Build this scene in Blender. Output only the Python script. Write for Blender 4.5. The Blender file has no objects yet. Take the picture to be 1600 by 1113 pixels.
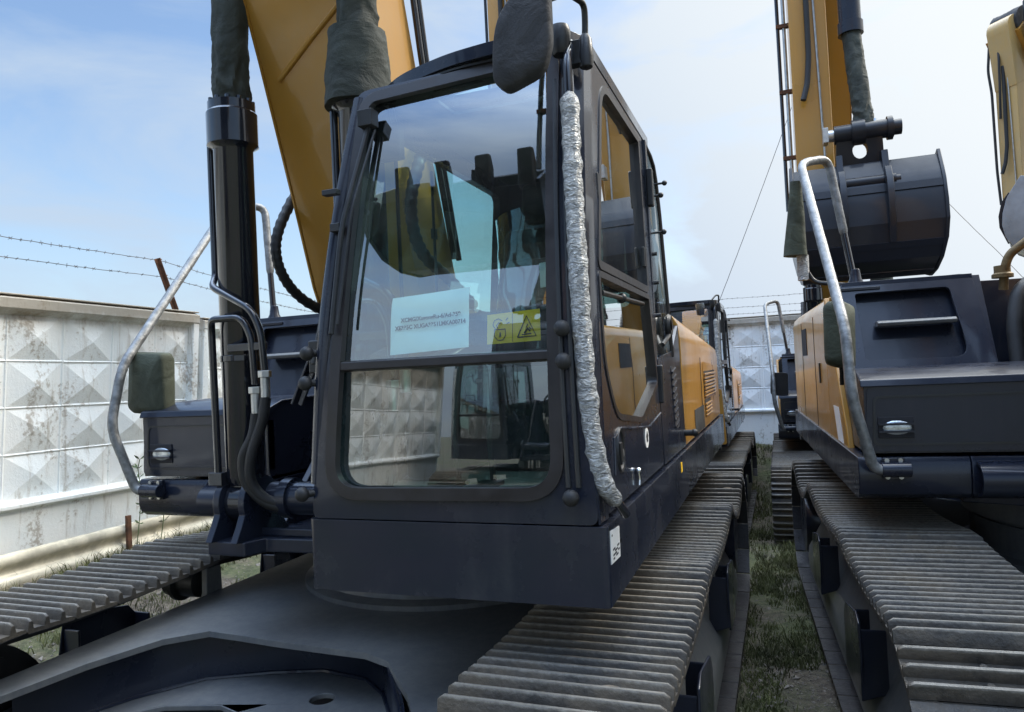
import bpy, bmesh, math, random
from math import sin, cos, pi, radians, sqrt, atan2
from mathutils import Vector, Matrix, noise
from mathutils.geometry import tessellate_polygon

random.seed(7)
C = bpy.context.scene.collection

# ------------------------------------------------------------------ camera
def make_camera():
    cam = bpy.data.cameras.new('camera'); o = bpy.data.objects.new('camera', cam); C.objects.link(o)
    yaw, pitch, roll = -0.353468721, 0.0228161926, -0.0485250048
    cy, sy, cp, sp = cos(yaw), sin(yaw), cos(pitch), sin(pitch)
    f = Vector((sy*cp, cy*cp, sp)); r = Vector((cy, -sy, 0)); u = r.cross(f)
    c, s = cos(roll), sin(roll)
    r2 = c*r + s*u; u2 = -s*r + c*u
    M = Matrix((r2, u2, -f)).transposed().to_4x4()
    M.translation = Vector((1.95127, -4.03458, 1.95788))
    o.matrix_world = M
    cam.sensor_fit = 'HORIZONTAL'; cam.sensor_width = 36.0
    cam.lens = 36.0*1130.947/1600.0
    cam.clip_start = 0.05; cam.clip_end = 3000
    bpy.context.scene.camera = o
make_camera()

# ------------------------------------------------------------------ sky and sun
SUN_AZ, SUN_EL = radians(48), radians(38)      # azimuth from +Y towards +X
SUN_DIR = Vector((sin(SUN_AZ)*cos(SUN_EL), cos(SUN_AZ)*cos(SUN_EL), sin(SUN_EL)))
def make_world():
    w = bpy.data.worlds.new('World'); bpy.context.scene.world = w; w.use_nodes = True
    nt = w.node_tree; N = nt.nodes; L = nt.links; N.clear()
    out = N.new('ShaderNodeOutputWorld'); bg = N.new('ShaderNodeBackground')
    sky = N.new('ShaderNodeTexSky'); sky.sky_type = 'NISHITA'; sky.sun_disc = False
    sky.sun_elevation = SUN_EL; sky.sun_rotation = SUN_AZ; sky.air_density = 1.1; sky.dust_density = 1.2; sky.ozone_density = 1.6
    tc = N.new('ShaderNodeTexCoord')
    nrm = N.new('ShaderNodeVectorMath'); nrm.operation = 'NORMALIZE'; L.new(tc.outputs['Generated'], nrm.inputs[0])
    # cloud veil: streaky noise over the direction, thicker towards the sun and the horizon
    mp = N.new('ShaderNodeMapping'); mp.inputs['Scale'].default_value = (1.6, 1.6, 5.0); mp.inputs['Rotation'].default_value = (0.25, 0.32, 0.5)
    L.new(nrm.outputs[0], mp.inputs[0])
    nz = N.new('ShaderNodeTexNoise'); nz.inputs['Scale'].default_value = 1.5; nz.inputs['Detail'].default_value = 8; nz.inputs['Roughness'].default_value = .56; nz.inputs['Distortion'].default_value = .5
    L.new(mp.outputs[0], nz.inputs['Vector'])
    cr = N.new('ShaderNodeMapRange'); cr.inputs[1].default_value = .40; cr.inputs[2].default_value = .66; cr.inputs[3].default_value = 0.05; cr.inputs[4].default_value = .85
    L.new(nz.outputs[0], cr.inputs[0])
    dt = N.new('ShaderNodeVectorMath'); dt.operation = 'DOT_PRODUCT'; dt.inputs[1].default_value = SUN_DIR; L.new(nrm.outputs[0], dt.inputs[0])
    gl = N.new('ShaderNodeMapRange'); gl.interpolation_type = 'SMOOTHSTEP'; gl.inputs[1].default_value = .35; gl.inputs[2].default_value = .97; gl.inputs[3].default_value = 0.0; gl.inputs[4].default_value = .95
    L.new(dt.outputs['Value'], gl.inputs[0])
    sep = N.new('ShaderNodeSeparateXYZ'); L.new(nrm.outputs[0], sep.inputs[0])
    hz = N.new('ShaderNodeMapRange'); hz.interpolation_type = 'SMOOTHSTEP'; hz.inputs[1].default_value = .42; hz.inputs[2].default_value = -.02; hz.inputs[3].default_value = 0.0; hz.inputs[4].default_value = .5
    L.new(sep.outputs['Z'], hz.inputs[0])
    a1 = N.new('ShaderNodeMath'); a1.operation = 'ADD'; L.new(cr.outputs[0], a1.inputs[0]); L.new(gl.outputs[0], a1.inputs[1])
    a2 = N.new('ShaderNodeMath'); a2.operation = 'ADD'; a2.use_clamp = True; L.new(a1.outputs[0], a2.inputs[0]); L.new(hz.outputs[0], a2.inputs[1])
    # cloud colour: a little whiter and brighter towards the sun
    cc = N.new('ShaderNodeMix'); cc.data_type = 'RGBA'; cc.inputs[6].default_value = (6.6, 8.0, 9.8, 1); cc.inputs[7].default_value = (11.4, 11.8, 11.9, 1)
    g2 = N.new('ShaderNodeMapRange'); g2.interpolation_type = 'SMOOTHSTEP'; g2.inputs[1].default_value = .35; g2.inputs[2].default_value = .97; L.new(dt.outputs['Value'], g2.inputs[0])
    L.new(g2.outputs[0], cc.inputs[0])
    mx = N.new('ShaderNodeMix'); mx.data_type = 'RGBA'
    gain = N.new('ShaderNodeMix'); gain.data_type = 'RGBA'; gain.blend_type = 'MULTIPLY'; gain.inputs[0].default_value = 1
    gain.inputs[7].default_value = (2.3, 2.45, 2.6, 1); L.new(sky.outputs[0], gain.inputs[6])
    L.new(a2.outputs[0], mx.inputs[0]); L.new(gain.outputs[2], mx.inputs[6]); L.new(cc.outputs[2], mx.inputs[7])
    # extra brightness added to the unseen sky overhead, as fill light
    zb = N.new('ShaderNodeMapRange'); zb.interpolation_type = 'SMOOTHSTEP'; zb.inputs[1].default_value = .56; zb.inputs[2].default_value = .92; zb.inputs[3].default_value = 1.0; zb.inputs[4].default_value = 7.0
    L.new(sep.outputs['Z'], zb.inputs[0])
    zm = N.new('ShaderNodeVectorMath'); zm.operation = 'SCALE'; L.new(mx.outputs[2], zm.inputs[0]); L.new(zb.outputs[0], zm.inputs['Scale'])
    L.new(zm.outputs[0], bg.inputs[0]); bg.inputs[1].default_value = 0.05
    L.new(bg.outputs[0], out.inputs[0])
    sun = bpy.data.lights.new('sun', 'SUN'); so = bpy.data.objects.new('sun', sun); C.objects.link(so)
    sun.energy = 1.7; sun.angle = radians(9); sun.color = (1, .93, .82)
    so.rotation_euler = SUN_DIR.to_track_quat('Z', 'Y').to_euler()
make_world()
vs = bpy.context.scene.view_settings
vs.view_transform = 'Standard'; vs.look = 'None'; vs.exposure = 0.8; vs.gamma = 1.0; vs.use_curve_mapping = False

# ------------------------------------------------------------------ materials
def new_mat(name):
    m = bpy.data.materials.new(name); m.use_nodes = True
    nt = m.node_tree; return m, nt, nt.nodes, nt.links, nt.nodes['Principled BSDF']
def tex_noise(N, L, vec, scale, detail=4, rough=.55, dist=0):
    n = N.new('ShaderNodeTexNoise'); n.inputs['Scale'].default_value = scale; n.inputs['Detail'].default_value = detail
    n.inputs['Roughness'].default_value = rough; n.inputs['Distortion'].default_value = dist
    if vec is not None: L.new(vec, n.inputs['Vector'])
    return n.outputs[0]
def maprange(N, L, v, a, b, c=0, d=1, smooth=True):
    n = N.new('ShaderNodeMapRange'); n.inputs[1].default_value = a; n.inputs[2].default_value = b; n.inputs[3].default_value = c; n.inputs[4].default_value = d
    if smooth: n.interpolation_type = 'SMOOTHSTEP'
    L.new(v, n.inputs[0]); return n.outputs[0]
def mixcol(N, L, fac, a, b, blend='MIX'):
    n = N.new('ShaderNodeMix'); n.data_type = 'RGBA'; n.blend_type = blend
    for i, v in ((0, fac), (6, a), (7, b)):
        if isinstance(v, (int, float)): n.inputs[i].default_value = v
        elif isinstance(v, tuple): n.inputs[i].default_value = (*v, 1) if len(v) == 3 else v
        else: L.new(v, n.inputs[i])
    return n.outputs[2]
def math_(N, L, op, a, b):
    n = N.new('ShaderNodeMath'); n.operation = op
    for i, v in ((0, a), (1, b)):
        if isinstance(v, (int, float)): n.inputs[i].default_value = v
        else: L.new(v, n.inputs[i])
    return n.outputs[0]
def coords(N): return N.new('ShaderNodeTexCoord').outputs['Object']
def mapped(N, L, vec, scale):
    n = N.new('ShaderNodeMapping'); n.inputs['Scale'].default_value = scale; L.new(vec, n.inputs[0]); return n.outputs[0]
def bump(N, L, P, h, strength=.2, dist=.01):
    b = N.new('ShaderNodeBump'); b.inputs['Strength'].default_value = strength; b.inputs['Distance'].default_value = dist
    L.new(h, b.inputs['Height']); L.new(b.outputs[0], P.inputs['Normal'])

def paint(name, col, rough=.35, coat=.5, dust=.35, dustcol=(.19, .17, .145), scale=3.0, peel=.05, metallic=0.0, dlo=.5, dhi=.85):
    m, nt, N, L, P = new_mat(name)
    v = coords(N)
    n1 = tex_noise(N, L, v, scale, 8, .62)
    n2 = tex_noise(N, L, mapped(N, L, v, (9, 9, .9)), 2.2, 5, .6)      # faint run-down streaks
    n3 = tex_noise(N, L, v, 60, 3, .6)
    d = math_(N, L, 'MULTIPLY', math_(N, L, 'ADD', math_(N, L, 'MULTIPLY', n1, .65), math_(N, L, 'MULTIPLY', n2, .35)), 1.0)
    fac = maprange(N, L, math_(N, L, 'ADD', d, math_(N, L, 'MULTIPLY', math_(N, L, 'SUBTRACT', n3, .5), .18)), dlo, dhi, 0.02, dust)
    L.new(mixcol(N, L, fac, col, dustcol), P.inputs['Base Color'])
    L.new(maprange(N, L, n1, .3, .75, max(rough-.06, .03), rough+.16), P.inputs['Roughness'])
    P.inputs['Coat Weight'].default_value = coat; P.inputs['Coat Roughness'].default_value = .07; P.inputs['Specular IOR Level'].default_value = .28
    P.inputs['Metallic'].default_value = metallic
    bump(N, L, P, tex_noise(N, L, v, 35, 2), peel, .004)
    return m
def plain(name, col, rough=.5, metallic=0, var=.25, scale=8, bmp=.1, bscale=40, coat=0, spec=.5):
    m, nt, N, L, P = new_mat(name); v = coords(N)
    n1 = tex_noise(N, L, v, scale, 6, .6)
    c2 = tuple(c*(1-var) for c in col); c3 = tuple(min(c*(1+var), 1) for c in col)
    L.new(mixcol(N, L, maprange(N, L, n1, .3, .7), c2, c3), P.inputs['Base Color'])
    L.new(maprange(N, L, n1, .3, .7, max(rough-.08, .02), min(rough+.08, 1)), P.inputs['Roughness'])
    P.inputs['Metallic'].default_value = metallic; P.inputs['Coat Weight'].default_value = coat
    P.inputs['Specular IOR Level'].default_value = spec
    if bmp: bump(N, L, P, tex_noise(N, L, v, bscale, 4, .65), bmp, .006)
    return m
def glass(name, tint, refl=1.0, film=0.0):
    m = bpy.data.materials.new(name); m.use_nodes = True; nt = m.node_tree; N = nt.nodes; L = nt.links; N.clear()
    out = N.new('ShaderNodeOutputMaterial'); tr = N.new('ShaderNodeBsdfTransparent'); tr.inputs[0].default_value = (*tint, 1)
    gl = N.new('ShaderNodeBsdfGlossy'); gl.inputs['Roughness'].default_value = .012; gl.inputs['Color'].default_value = (.95, .98, 1, 1)
    fr = N.new('ShaderNodeFresnel'); geo = N.new('ShaderNodeNewGeometry')
    L.new(maprange(N, L, geo.outputs['Backfacing'], 0, 1, 1.55, 1/1.55, False), fr.inputs['IOR'])
    v = coords(N)
    b = N.new('ShaderNodeBump'); b.inputs['Strength'].default_value = .03; b.inputs['Distance'].default_value = .02
    L.new(tex_noise(N, L, v, 1.7, 2), b.inputs['Height']); L.new(b.outputs[0], gl.inputs['Normal'])
    # both faces of a pane reflect
    fm = math_(N, L, 'ADD', math_(N, L, 'MULTIPLY', fr.outputs[0], 1.85*refl), film); cl = N.new('ShaderNodeClamp'); L.new(fm, cl.inputs[0])
    mx = N.new('ShaderNodeMixShader'); L.new(cl.outputs[0], mx.inputs[0]); L.new(tr.outputs[0], mx.inputs[1]); L.new(gl.outputs[0], mx.inputs[2])
    # thin film of dust on the pane
    df = N.new('ShaderNodeBsdfDiffuse'); df.inputs[0].default_value = (.45, .45, .42, 1)
    mx2 = N.new('ShaderNodeMixShader'); L.new(maprange(N, L, tex_noise(N, L, v, 3.5, 8, .65), .42, .8, .006, .07), mx2.inputs[0])
    L.new(mx.outputs[0], mx2.inputs[1]); L.new(df.outputs[0], mx2.inputs[2]); L.new(mx2.outputs[0], out.inputs[0])
    return m
def shoe_mat():
    m, nt, N, L, P = new_mat('track_steel'); g = N.new('ShaderNodeNewGeometry'); v = coords(N)
    w = g.outputs['Position']; sp = N.new('ShaderNodeSeparateXYZ'); L.new(v, sp.inputs[0])
    n1 = tex_noise(N, L, w, 2.6, 9, .68); n2 = tex_noise(N, L, w, 46, 5, .65); n4 = tex_noise(N, L, w, 11, 6, .7)
    base = mixcol(N, L, maprange(N, L, n4, .35, .7), (.038, .034, .030), (.085, .076, .065))
    c = mixcol(N, L, maprange(N, L, n1, .40, .62, 0, .92), base, mixcol(N, L, n2, (.075, .060, .043), (.18, .145, .103)))
    worn = maprange(N, L, math_(N, L, 'ADD', sp.outputs['Z'], math_(N, L, 'MULTIPLY', math_(N, L, 'SUBTRACT', n2, .5), .016)), .036, .048, 0, .8)
    c = mixcol(N, L, worn, c, (.25, .23, .195))
    c = mixcol(N, L, maprange(N, L, sp.outputs['Z'], -.013, -.0145, 0, 1), c, (.045, .043, .045))
    L.new(c, P.inputs['Base Color']); L.new(maprange(N, L, n1, .4, .65, .40, .85), P.inputs['Roughness'])
    P.inputs['Metallic'].default_value = .12; P.inputs['Specular IOR Level'].default_value = .5
    bump(N, L, P, math_(N, L, 'ADD', n2, math_(N, L, 'MULTIPLY', n4, 1.5)), .5, .008)
    return m
def foil_mat():
    m, nt, N, L, P = new_mat('foil_wrap'); v = coords(N)
    n1 = tex_noise(N, L, mapped(N, L, v, (1, 1, 2.2)), 34, 5, .6, 1.2); n2 = tex_noise(N, L, v, 7, 4)
    L.new(mixcol(N, L, maprange(N, L, n1, .3, .72), (.24, .24, .235), (.66, .66, .64)), P.inputs['Base Color'])
    P.inputs['Metallic'].default_value = .55; L.new(maprange(N, L, n2, .3, .7, .25, .5), P.inputs['Roughness'])
    bump(N, L, P, n1, 1.0, .02); return m
def canvas_mat(name, col):
    m, nt, N, L, P = new_mat(name); v = coords(N)
    n1 = tex_noise(N, L, v, 6, 6, .6, .6); n2 = tex_noise(N, L, v, 220, 2)
    L.new(mixcol(N, L, maprange(N, L, n1, .3, .7), tuple(c*.72 for c in col), tuple(c*1.25 for c in col)), P.inputs['Base Color'])
    P.inputs['Roughness'].default_value = .7; P.inputs['Specular IOR Level'].default_value = .25
    bump(N, L, P, math_(N, L, 'ADD', math_(N, L, 'MULTIPLY', n1, 2.0), math_(N, L, 'MULTIPLY', n2, .1)), .35, .03); return m
def fence_mat():
    m, nt, N, L, P = new_mat('whitewashed_concrete'); g = N.new('ShaderNodeNewGeometry'); w = g.outputs['Position']
    n1 = tex_noise(N, L, mapped(N, L, w, (1, 1, .35)), 3.0, 9, .68, .3); n2 = tex_noise(N, L, w, 26, 6, .7)
    n3 = tex_noise(N, L, w, 1.1, 5, .55); n4 = tex_noise(N, L, mapped(N, L, w, (6, 6, .35)), 2.0, 6, .65)
    c = mixcol(N, L, maprange(N, L, n3, .35, .68), (.80, .85, .86), (.90, .90, .87))
    peel = maprange(N, L, math_(N, L, 'ADD', math_(N, L, 'MULTIPLY', n1, .62), math_(N, L, 'MULTIPLY', n2, .38)), .53, .62, 0, .8)
    c = mixcol(N, L, peel, c, (.36, .32, .27))
    c = mixcol(N, L, maprange(N, L, n4, .54, .72, 0, .55), c, (.34, .29, .22))
    # whitewash has washed off the coping: darker, bare concrete near the top edge
    sp = N.new('ShaderNodeSeparateXYZ'); L.new(w, sp.inputs[0])
    top = maprange(N, L, math_(N, L, 'ADD', sp.outputs['Z'], math_(N, L, 'MULTIPLY', math_(N, L, 'SUBTRACT', n1, .5), .35)), 2.60, 2.76, 0, .8)
    c = mixcol(N, L, top, c, (.30, .25, .18))
    L.new(c, P.inputs['Base Color']); P.inputs['Roughness'].default_value = .85
    bump(N, L, P, math_(N, L, 'ADD', math_(N, L, 'MULTIPLY', n1, 1.2), n2), .4, .012); return m
def ground_mat():
    m, nt, N, L, P = new_mat('yard_ground'); w = N.new('ShaderNodeNewGeometry').outputs['Position']
    n1 = tex_noise(N, L, w, .9, 8, .62); n2 = tex_noise(N, L, w, 18, 8, .7); n3 = tex_noise(N, L, w, 90, 3, .6)
    c = mixcol(N, L, maprange(N, L, n2, .3, .72), (.075, .06, .045), (.21, .175, .135))
    c = mixcol(N, L, maprange(N, L, n3, .62, .75, 0, .8), c, (.33, .30, .26))
    c = mixcol(N, L, maprange(N, L, n1, .42, .6, 0, .8), c, mixcol(N, L, maprange(N, L, n2, .3, .7), (.04, .065, .02), (.12, .14, .05)))
    L.new(c, P.inputs['Base Color']); P.inputs['Roughness'].default_value = .95
    bump(N, L, P, math_(N, L, 'ADD', n2, math_(N, L, 'MULTIPLY', n3, .6)), .9, .04); return m

M = dict(
    navy=paint('slate_grey_paint', (.0125, .0165, .030), .28, .42, .12, (.12, .118, .112)),
    navy_dusty=paint('dusty_slate_paint', (.085, .092, .105), .45, .3, .7, (.26, .25, .22), .9, dlo=.22, dhi=.82),
    cabp=paint('cab_slate_paint', (.0125, .0165, .030), .24, .5, .26, (.10, .10, .098), dlo=.44, dhi=.72),
    black=paint('gloss_black_paint', (.009, .011, .018), .12, 1.0, .05, scale=4),
    yellow=paint('machine_yellow_paint', (.47, .23, .034), .32, .5, .38, (.34, .23, .10), 1.4, dlo=.35, dhi=.8),
    rubber=plain('black_rubber', (.018, .018, .019), .55, 0, .3, 10, .1),
    seal=plain('window_rubber_seal', (.022, .019, .020), .38, 0, .25, 12, .05),
    plastic=plain('black_plastic', (.02, .021, .023), .4, 0, .2, 9, .12, 120),
    liner=plain('grey_headliner', (.085, .088, .09), .85, 0, .1, 5, .1, 150),
    beige=plain('cab_trim', (.20, .19, .165), .7, 0, .1, 5, .1, 100),
    seatfab=plain('seat_fabric', (.03, .031, .033), .75, 0, .25, 20, .3, 130),
    steel=plain('galvanised_steel', (.50, .50, .48), .35, .85, .15, 14, .15),
    rust=plain('rusty_steel', (.12, .055, .03), .85, .1, .45, 14, .4),
    chrome=plain('mirror_chrome', (.85, .87, .9), .04, 1, .02, 3, 0),
    shoe=shoe_mat(), foil=foil_mat(),
    khaki=canvas_mat('khaki_canvas', (.066, .074, .052)), sleeve=canvas_mat('olive_grey_sleeve', (.036, .041, .033)), grey_canvas=canvas_mat('grey_canvas', (.045, .046, .05)),
    tarp_dark=canvas_mat('dark_tarp', (.05, .053, .055)),
    glass_left=glass('light_cab_glass', (.74, .95, .91), 1.0, .03),
    glass_low=glass('lower_cab_glass', (.60, .88, .80), 1.0, .13),
    glass=glass('tinted_cab_glass', (.70, .95, .91), 1.0, .22), glass_side=glass('side_cab_glass', (.50, .68, .64), 1.0, .13),
    glass_clear=glass('clear_quarter_glass', (.80, .92, .88)),
    fence=fence_mat(), ground=ground_mat(),
    paper=plain('white_paper', (.90, .91, .91), .8, 0, .03, 6, .1, 8), ink=plain('black_ink', (.02, .02, .025), .8, 0, 0, 5, 0),
    sticker=plain('yellow_sticker', (1.0, .56, .012), .5, 0, .05, 5, 0), white=plain('white_sticker', (.78, .78, .76), .5, 0, .05, 5, 0),
    orange=plain('orange_sticker', (.75, .38, .05), .5, 0, .05, 5, 0),
    lamp=plain('lamp_glass', (.62, .66, .68), .08, .6, .25, 30, .3, 60),
    mud=plain('dried_mud', (.17, .138, .10), .95, 0, .4, 25, .6, 60),
    beam=plain('cream_painted_steel', (.60, .56, .45), .45, .1, .25, 6, .15),
    grass=plain('grass_green', (.092, .10, .034), .75, 0, .6, 3, 0), leaf=plain('weed_leaf', (.07, .11, .04), .6, 0, .4, 8, 0),
    wire=plain('barbed_wire_steel', (.10, .085, .08), .6, .5, .3, 20, 0),
    grease=plain('dark_grease', (.012, .012, .012), .5, 0, .3, 15, .2),
    film=plain('silver_film_wrap', (.22, .225, .225), .45, .45, .34, 22, .6, 34),
    pale=plain('sky_sheen_grey_steel', (.30, .31, .33), .35, .2, .15, 5, .1),  # far bucket: its sky reflection is put into the pale colour
    bucket=paint('dark_bucket_paint', (.009, .011, .017), .42, .25, .12, (.11, .10, .09)),
    old_brass=plain('dull_brass_fitting', (.16, .11, .05), .6, .4, .4, 14, .3),
    stone=plain('grey_stone', (.20, .18, .155), .9, 0, .4, 30, .4, 80),
    pale_yellow=paint('hazy_faded_yellow_paint', (.52, .33, .11), .4, .4, .45, (.42, .34, .22), 1.6, dlo=.35, dhi=.75),  # far stick: bleached yellow, with haze and backlight mixed into the colour
    plastic_film=glass('clear_plastic_film', (.93, .95, .95), 1.6),
)

# ------------------------------------------------------------------ mesh helpers
class MB:
    def __init__(s): s.v = []; s.f = []
    def add(s, v, f):
        b = len(s.v); s.v += [tuple(p) for p in v]; s.f += [tuple(i+b for i in q) for q in f]; return s
    def box(s, c, d, rz=0, M3=None):
        x, y, z = d[0]/2, d[1]/2, d[2]/2
        p = [Vector((a*x, b*y, e*z)) for e in (-1, 1) for b in (-1, 1) for a in (-1, 1)]
        R = M3 if M3 else Matrix.Rotation(rz, 3, 'Z')
        return s.add([R @ q + Vector(c) for q in p], [(0, 2, 3, 1), (4, 5, 7, 6), (0, 1, 5, 4), (2, 6, 7, 3), (0, 4, 6, 2), (1, 3, 7, 5)])
    def bb(s, x0, x1, y0, y1, z0, z1): return s.box(((x0+x1)/2, (y0+y1)/2, (z0+z1)/2), (x1-x0, y1-y0, z1-z0))
    def prism(s, poly, ax, a, b, fa=None):
        """poly 2D -> extruded along ax ('x': poly=(y,z); 'y': (x,z); 'z': (x,y))"""
        def P(q, t):
            return {'x': (t, q[0], q[1]), 'y': (q[0], t, q[1]), 'z': (q[0], q[1], t)}[ax]
        n = len(poly); v = [P(q, a) for q in poly] + [P(q, b) for q in poly]
        f = [(i, (i+1) % n, n+(i+1) % n, n+i) for i in range(n)]
        tri = tessellate_polygon([[Vector((q[0], q[1], 0)) for q in poly]])
        f += [tuple(t) for t in tri] + [tuple(n+i for i in reversed(t)) for t in tri]
        return s.add(v, f)
    def cyl(s, p0, p1, r0, r1=None, n=24, caps=True):
        p0, p1 = Vector(p0), Vector(p1); r1 = r0 if r1 is None else r1
        d = (p1-p0).normalized(); a = d.orthogonal().normalized(); b = d.cross(a)
        v = [p0+r0*(cos(2*pi*i/n)*a+sin(2*pi*i/n)*b) for i in range(n)] + [p1+r1*(cos(2*pi*i/n)*a+sin(2*pi*i/n)*b) for i in range(n)]
        f = [(i, (i+1) % n, n+(i+1) % n, n+i) for i in range(n)]
        if caps: f += [tuple(reversed(range(n))), tuple(range(n, 2*n))]
        return s.add(v, f)
    def lathe(s, o, prof, n=32, axis='z'):
        o = Vector(o); v = []; k = len(prof)
        for i in range(n):
            a = 2*pi*i/n
            for r, h in prof:
                q = {'z': (r*cos(a), r*sin(a), h), 'y': (r*cos(a), h, r*sin(a)), 'x': (h, r*cos(a), r*sin(a))}[axis]
                v.append(o+Vector(q))
        f = [(i*k+j, ((i+1) % n)*k+j, ((i+1) % n)*k+j+1, i*k+j+1) for i in range(n) for j in range(k-1)]
        return s.add(v, f)
    def ball(s, c, r, n=12, sc=(1, 1, 1)):
        prof = [(r*sin(pi*i/8), -r*cos(pi*i/8)) for i in range(9)]
        b = len(s.v); s.lathe((0, 0, 0), prof, n)
        for i in range(b, len(s.v)):
            q = s.v[i]; s.v[i] = (q[0]*sc[0]+c[0], q[1]*sc[1]+c[1], q[2]*sc[2]+c[2])
        return s
    def tube(s, pts, r, n=12, fillet=.06, segs=5, caps=True, rad=None):
        pts = [Vector(p) for p in pts]; path = [pts[0]]
        for i in range(1, len(pts)-1):
            a, b, c = pts[i-1], pts[i], pts[i+1]
            fl = min(fillet, (a-b).length*.45, (c-b).length*.45)
            if fl < 1e-4: path.append(b); continue
            p, q = b+(a-b).normalized()*fl, b+(c-b).normalized()*fl
            for k in range(segs+1):
                t = k/segs; path.append((1-t)**2*p+2*t*(1-t)*b+t*t*q)
        path.append(pts[-1]); return s.sweep(path, r, n, caps, rad)
    def sweep(s, path, r, n=12, caps=True, rad=None):
        T = []
        for i in range(len(path)):
            T.append((path[min(i+1, len(path)-1)]-path[max(i-1, 0)]).normalized())
        a = T[0].orthogonal().normalized(); v = []
        for i, p in enumerate(path):
            a = (a-T[i]*a.dot(T[i])).normalized(); b = T[i].cross(a)
            for k in range(n):
                th = 2*pi*k/n; rr = rad(i/(len(path)-1), th, p) if rad else r
                v.append(p+rr*(cos(th)*a+sin(th)*b))
        m = len(path)
        f = [(i*n+k, i*n+(k+1) % n, (i+1)*n+(k+1) % n, (i+1)*n+k) for i in range(m-1) for k in range(n)]
        if caps: f += [tuple(reversed(range(n))), tuple(range((m-1)*n, m*n))]
        return s.add(v, f)
    def sheet(s, poly, fm):
        tri = tessellate_polygon([[Vector((q[0], q[1], 0)) for q in poly]])
        return s.add([fm(q[0], q[1], 0) for q in poly], [tuple(x) for x in tri])
    def panel(s, outer, holes, fm, t):
        """flat sheet with holes; fm(u,v,d) maps to 3D; d=0 outer face, d=t inner face"""
        loops = [outer]+list(holes); vs = [Vector((q[0], q[1], 0)) for l in loops for q in l]; n = len(vs)
        tri = tessellate_polygon([[Vector((q[0], q[1], 0)) for q in l] for l in loops])
        v = [fm(q[0], q[1], 0) for q in vs] + [fm(q[0], q[1], t) for q in vs]
        f = [tuple(x) for x in tri] + [tuple(n+i for i in reversed(x)) for x in tri]
        b = 0
        for l in loops:
            k = len(l)
            f += [(b+i, b+(i+1) % k, n+b+(i+1) % k, n+b+i) for i in range(k)]; b += k
        return s.add(v, f)
    def build(s, name, mat, parent=None, bevel=0, smooth=True, ang=38, seg=2, sub=0, origin=None):
        me = bpy.data.meshes.new(name)
        vv = s.v
        if origin: vv = [(p[0]-origin[0], p[1]-origin[1], p[2]-origin[2]) for p in vv]
        me.from_pydata(vv, [], s.f); me.update()
        bm = bmesh.new(); bm.from_mesh(me); bmesh.ops.remove_doubles(bm, verts=bm.verts, dist=1e-5)
        bmesh.ops.recalc_face_normals(bm, faces=bm.faces); bm.to_mesh(me); bm.free()
        if smooth:
            me.polygons.foreach_set('use_smooth', [True]*len(me.polygons)); me.set_sharp_from_angle(angle=radians(ang))
        o = bpy.data.objects.new(name, me); C.objects.link(o)
        for m in (mat if isinstance(mat, (list, tuple)) else [mat]): me.materials.append(m)
        if origin: o.location = origin
        if parent: o.parent = parent
        if bevel:
            b = o.modifiers.new('bevel', 'BEVEL'); b.width = bevel; b.segments = seg; b.limit_method = 'ANGLE'; b.angle_limit = radians(35); b.harden_normals = True
        if sub:
            u = o.modifiers.new('sub', 'SUBSURF'); u.levels = sub; u.render_levels = sub
        return o

def rpoly(pts, n=5):
    """polygon with rounded corners; pts = (x, y, radius)"""
    out = []; k = len(pts)
    for i in range(k):
        a, b, c = Vector(pts[i-1][:2]), Vector(pts[i][:2]), Vector(pts[(i+1) % k][:2]); r = pts[i][2]
        if r <= 0: out.append(tuple(b)); continue
        u, w = (a-b), (c-b); fl = min(r, u.length*.48, w.length*.48)
        p, q = b+u.normalized()*fl, b+w.normalized()*fl
        for j in range(n+1):
            t = j/n; z = (1-t)**2*p+2*t*(1-t)*b+t*t*q; out.append(tuple(z))
    return out
def grow(poly, d):
    """offset a convex polygon outwards by d"""
    k = len(poly); area = sum(poly[i][0]*poly[(i+1) % k][1]-poly[(i+1) % k][0]*poly[i][1] for i in range(k)); sg = 1 if area > 0 else -1
    out = []
    for i in range(k):
        a, b, c = Vector(poly[i-1]), Vector(poly[i]), Vector(poly[(i+1) % k])
        n = Vector((0, 0))
        for e in ((b-a), (c-b)):
            if e.length > 1e-7: e = e.normalized(); n += Vector((e.y, -e.x))*sg
        n.normalize(); out.append(tuple(b+n*d))
    return out
def tag(o, label=None, cat=None, group=None, kind=None):
    if label: o['label'] = label
    if cat: o['category'] = cat
    if group: o['group'] = group
    if kind: o['kind'] = kind
    return o
def empty(name, loc, rz=0):
    o = bpy.data.objects.new(name, None); C.objects.link(o); o.location = loc; o.rotation_euler = (0, 0, rz); o.empty_display_size = .2; return o
def copy_tree(o, parent=None):
    c = o.copy(); C.objects.link(c)
    if parent: c.parent = parent
    for ch in list(o.children): copy_tree(ch, c)
    return c
def text_mesh(body, size, name, mat, parent, M4, bold=0.0, align='CENTER'):
    cu = bpy.data.curves.new('lettering', 'FONT'); cu.body = body; cu.size = size; cu.align_x = align; cu.align_y = 'CENTER'; cu.offset = bold; cu.extrude = .0004
    t = bpy.data.objects.new('lettering', cu); C.objects.link(t)
    dg = bpy.context.evaluated_depsgraph_get(); me = bpy.data.meshes.new_from_object(t.evaluated_get(dg))
    bpy.data.objects.remove(t); bpy.data.curves.remove(cu)
    me.transform(M4); me.name = name; me.materials.clear(); me.materials.append(mat)
    o = bpy.data.objects.new(name, me); C.objects.link(o); o.parent = parent; return o
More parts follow.
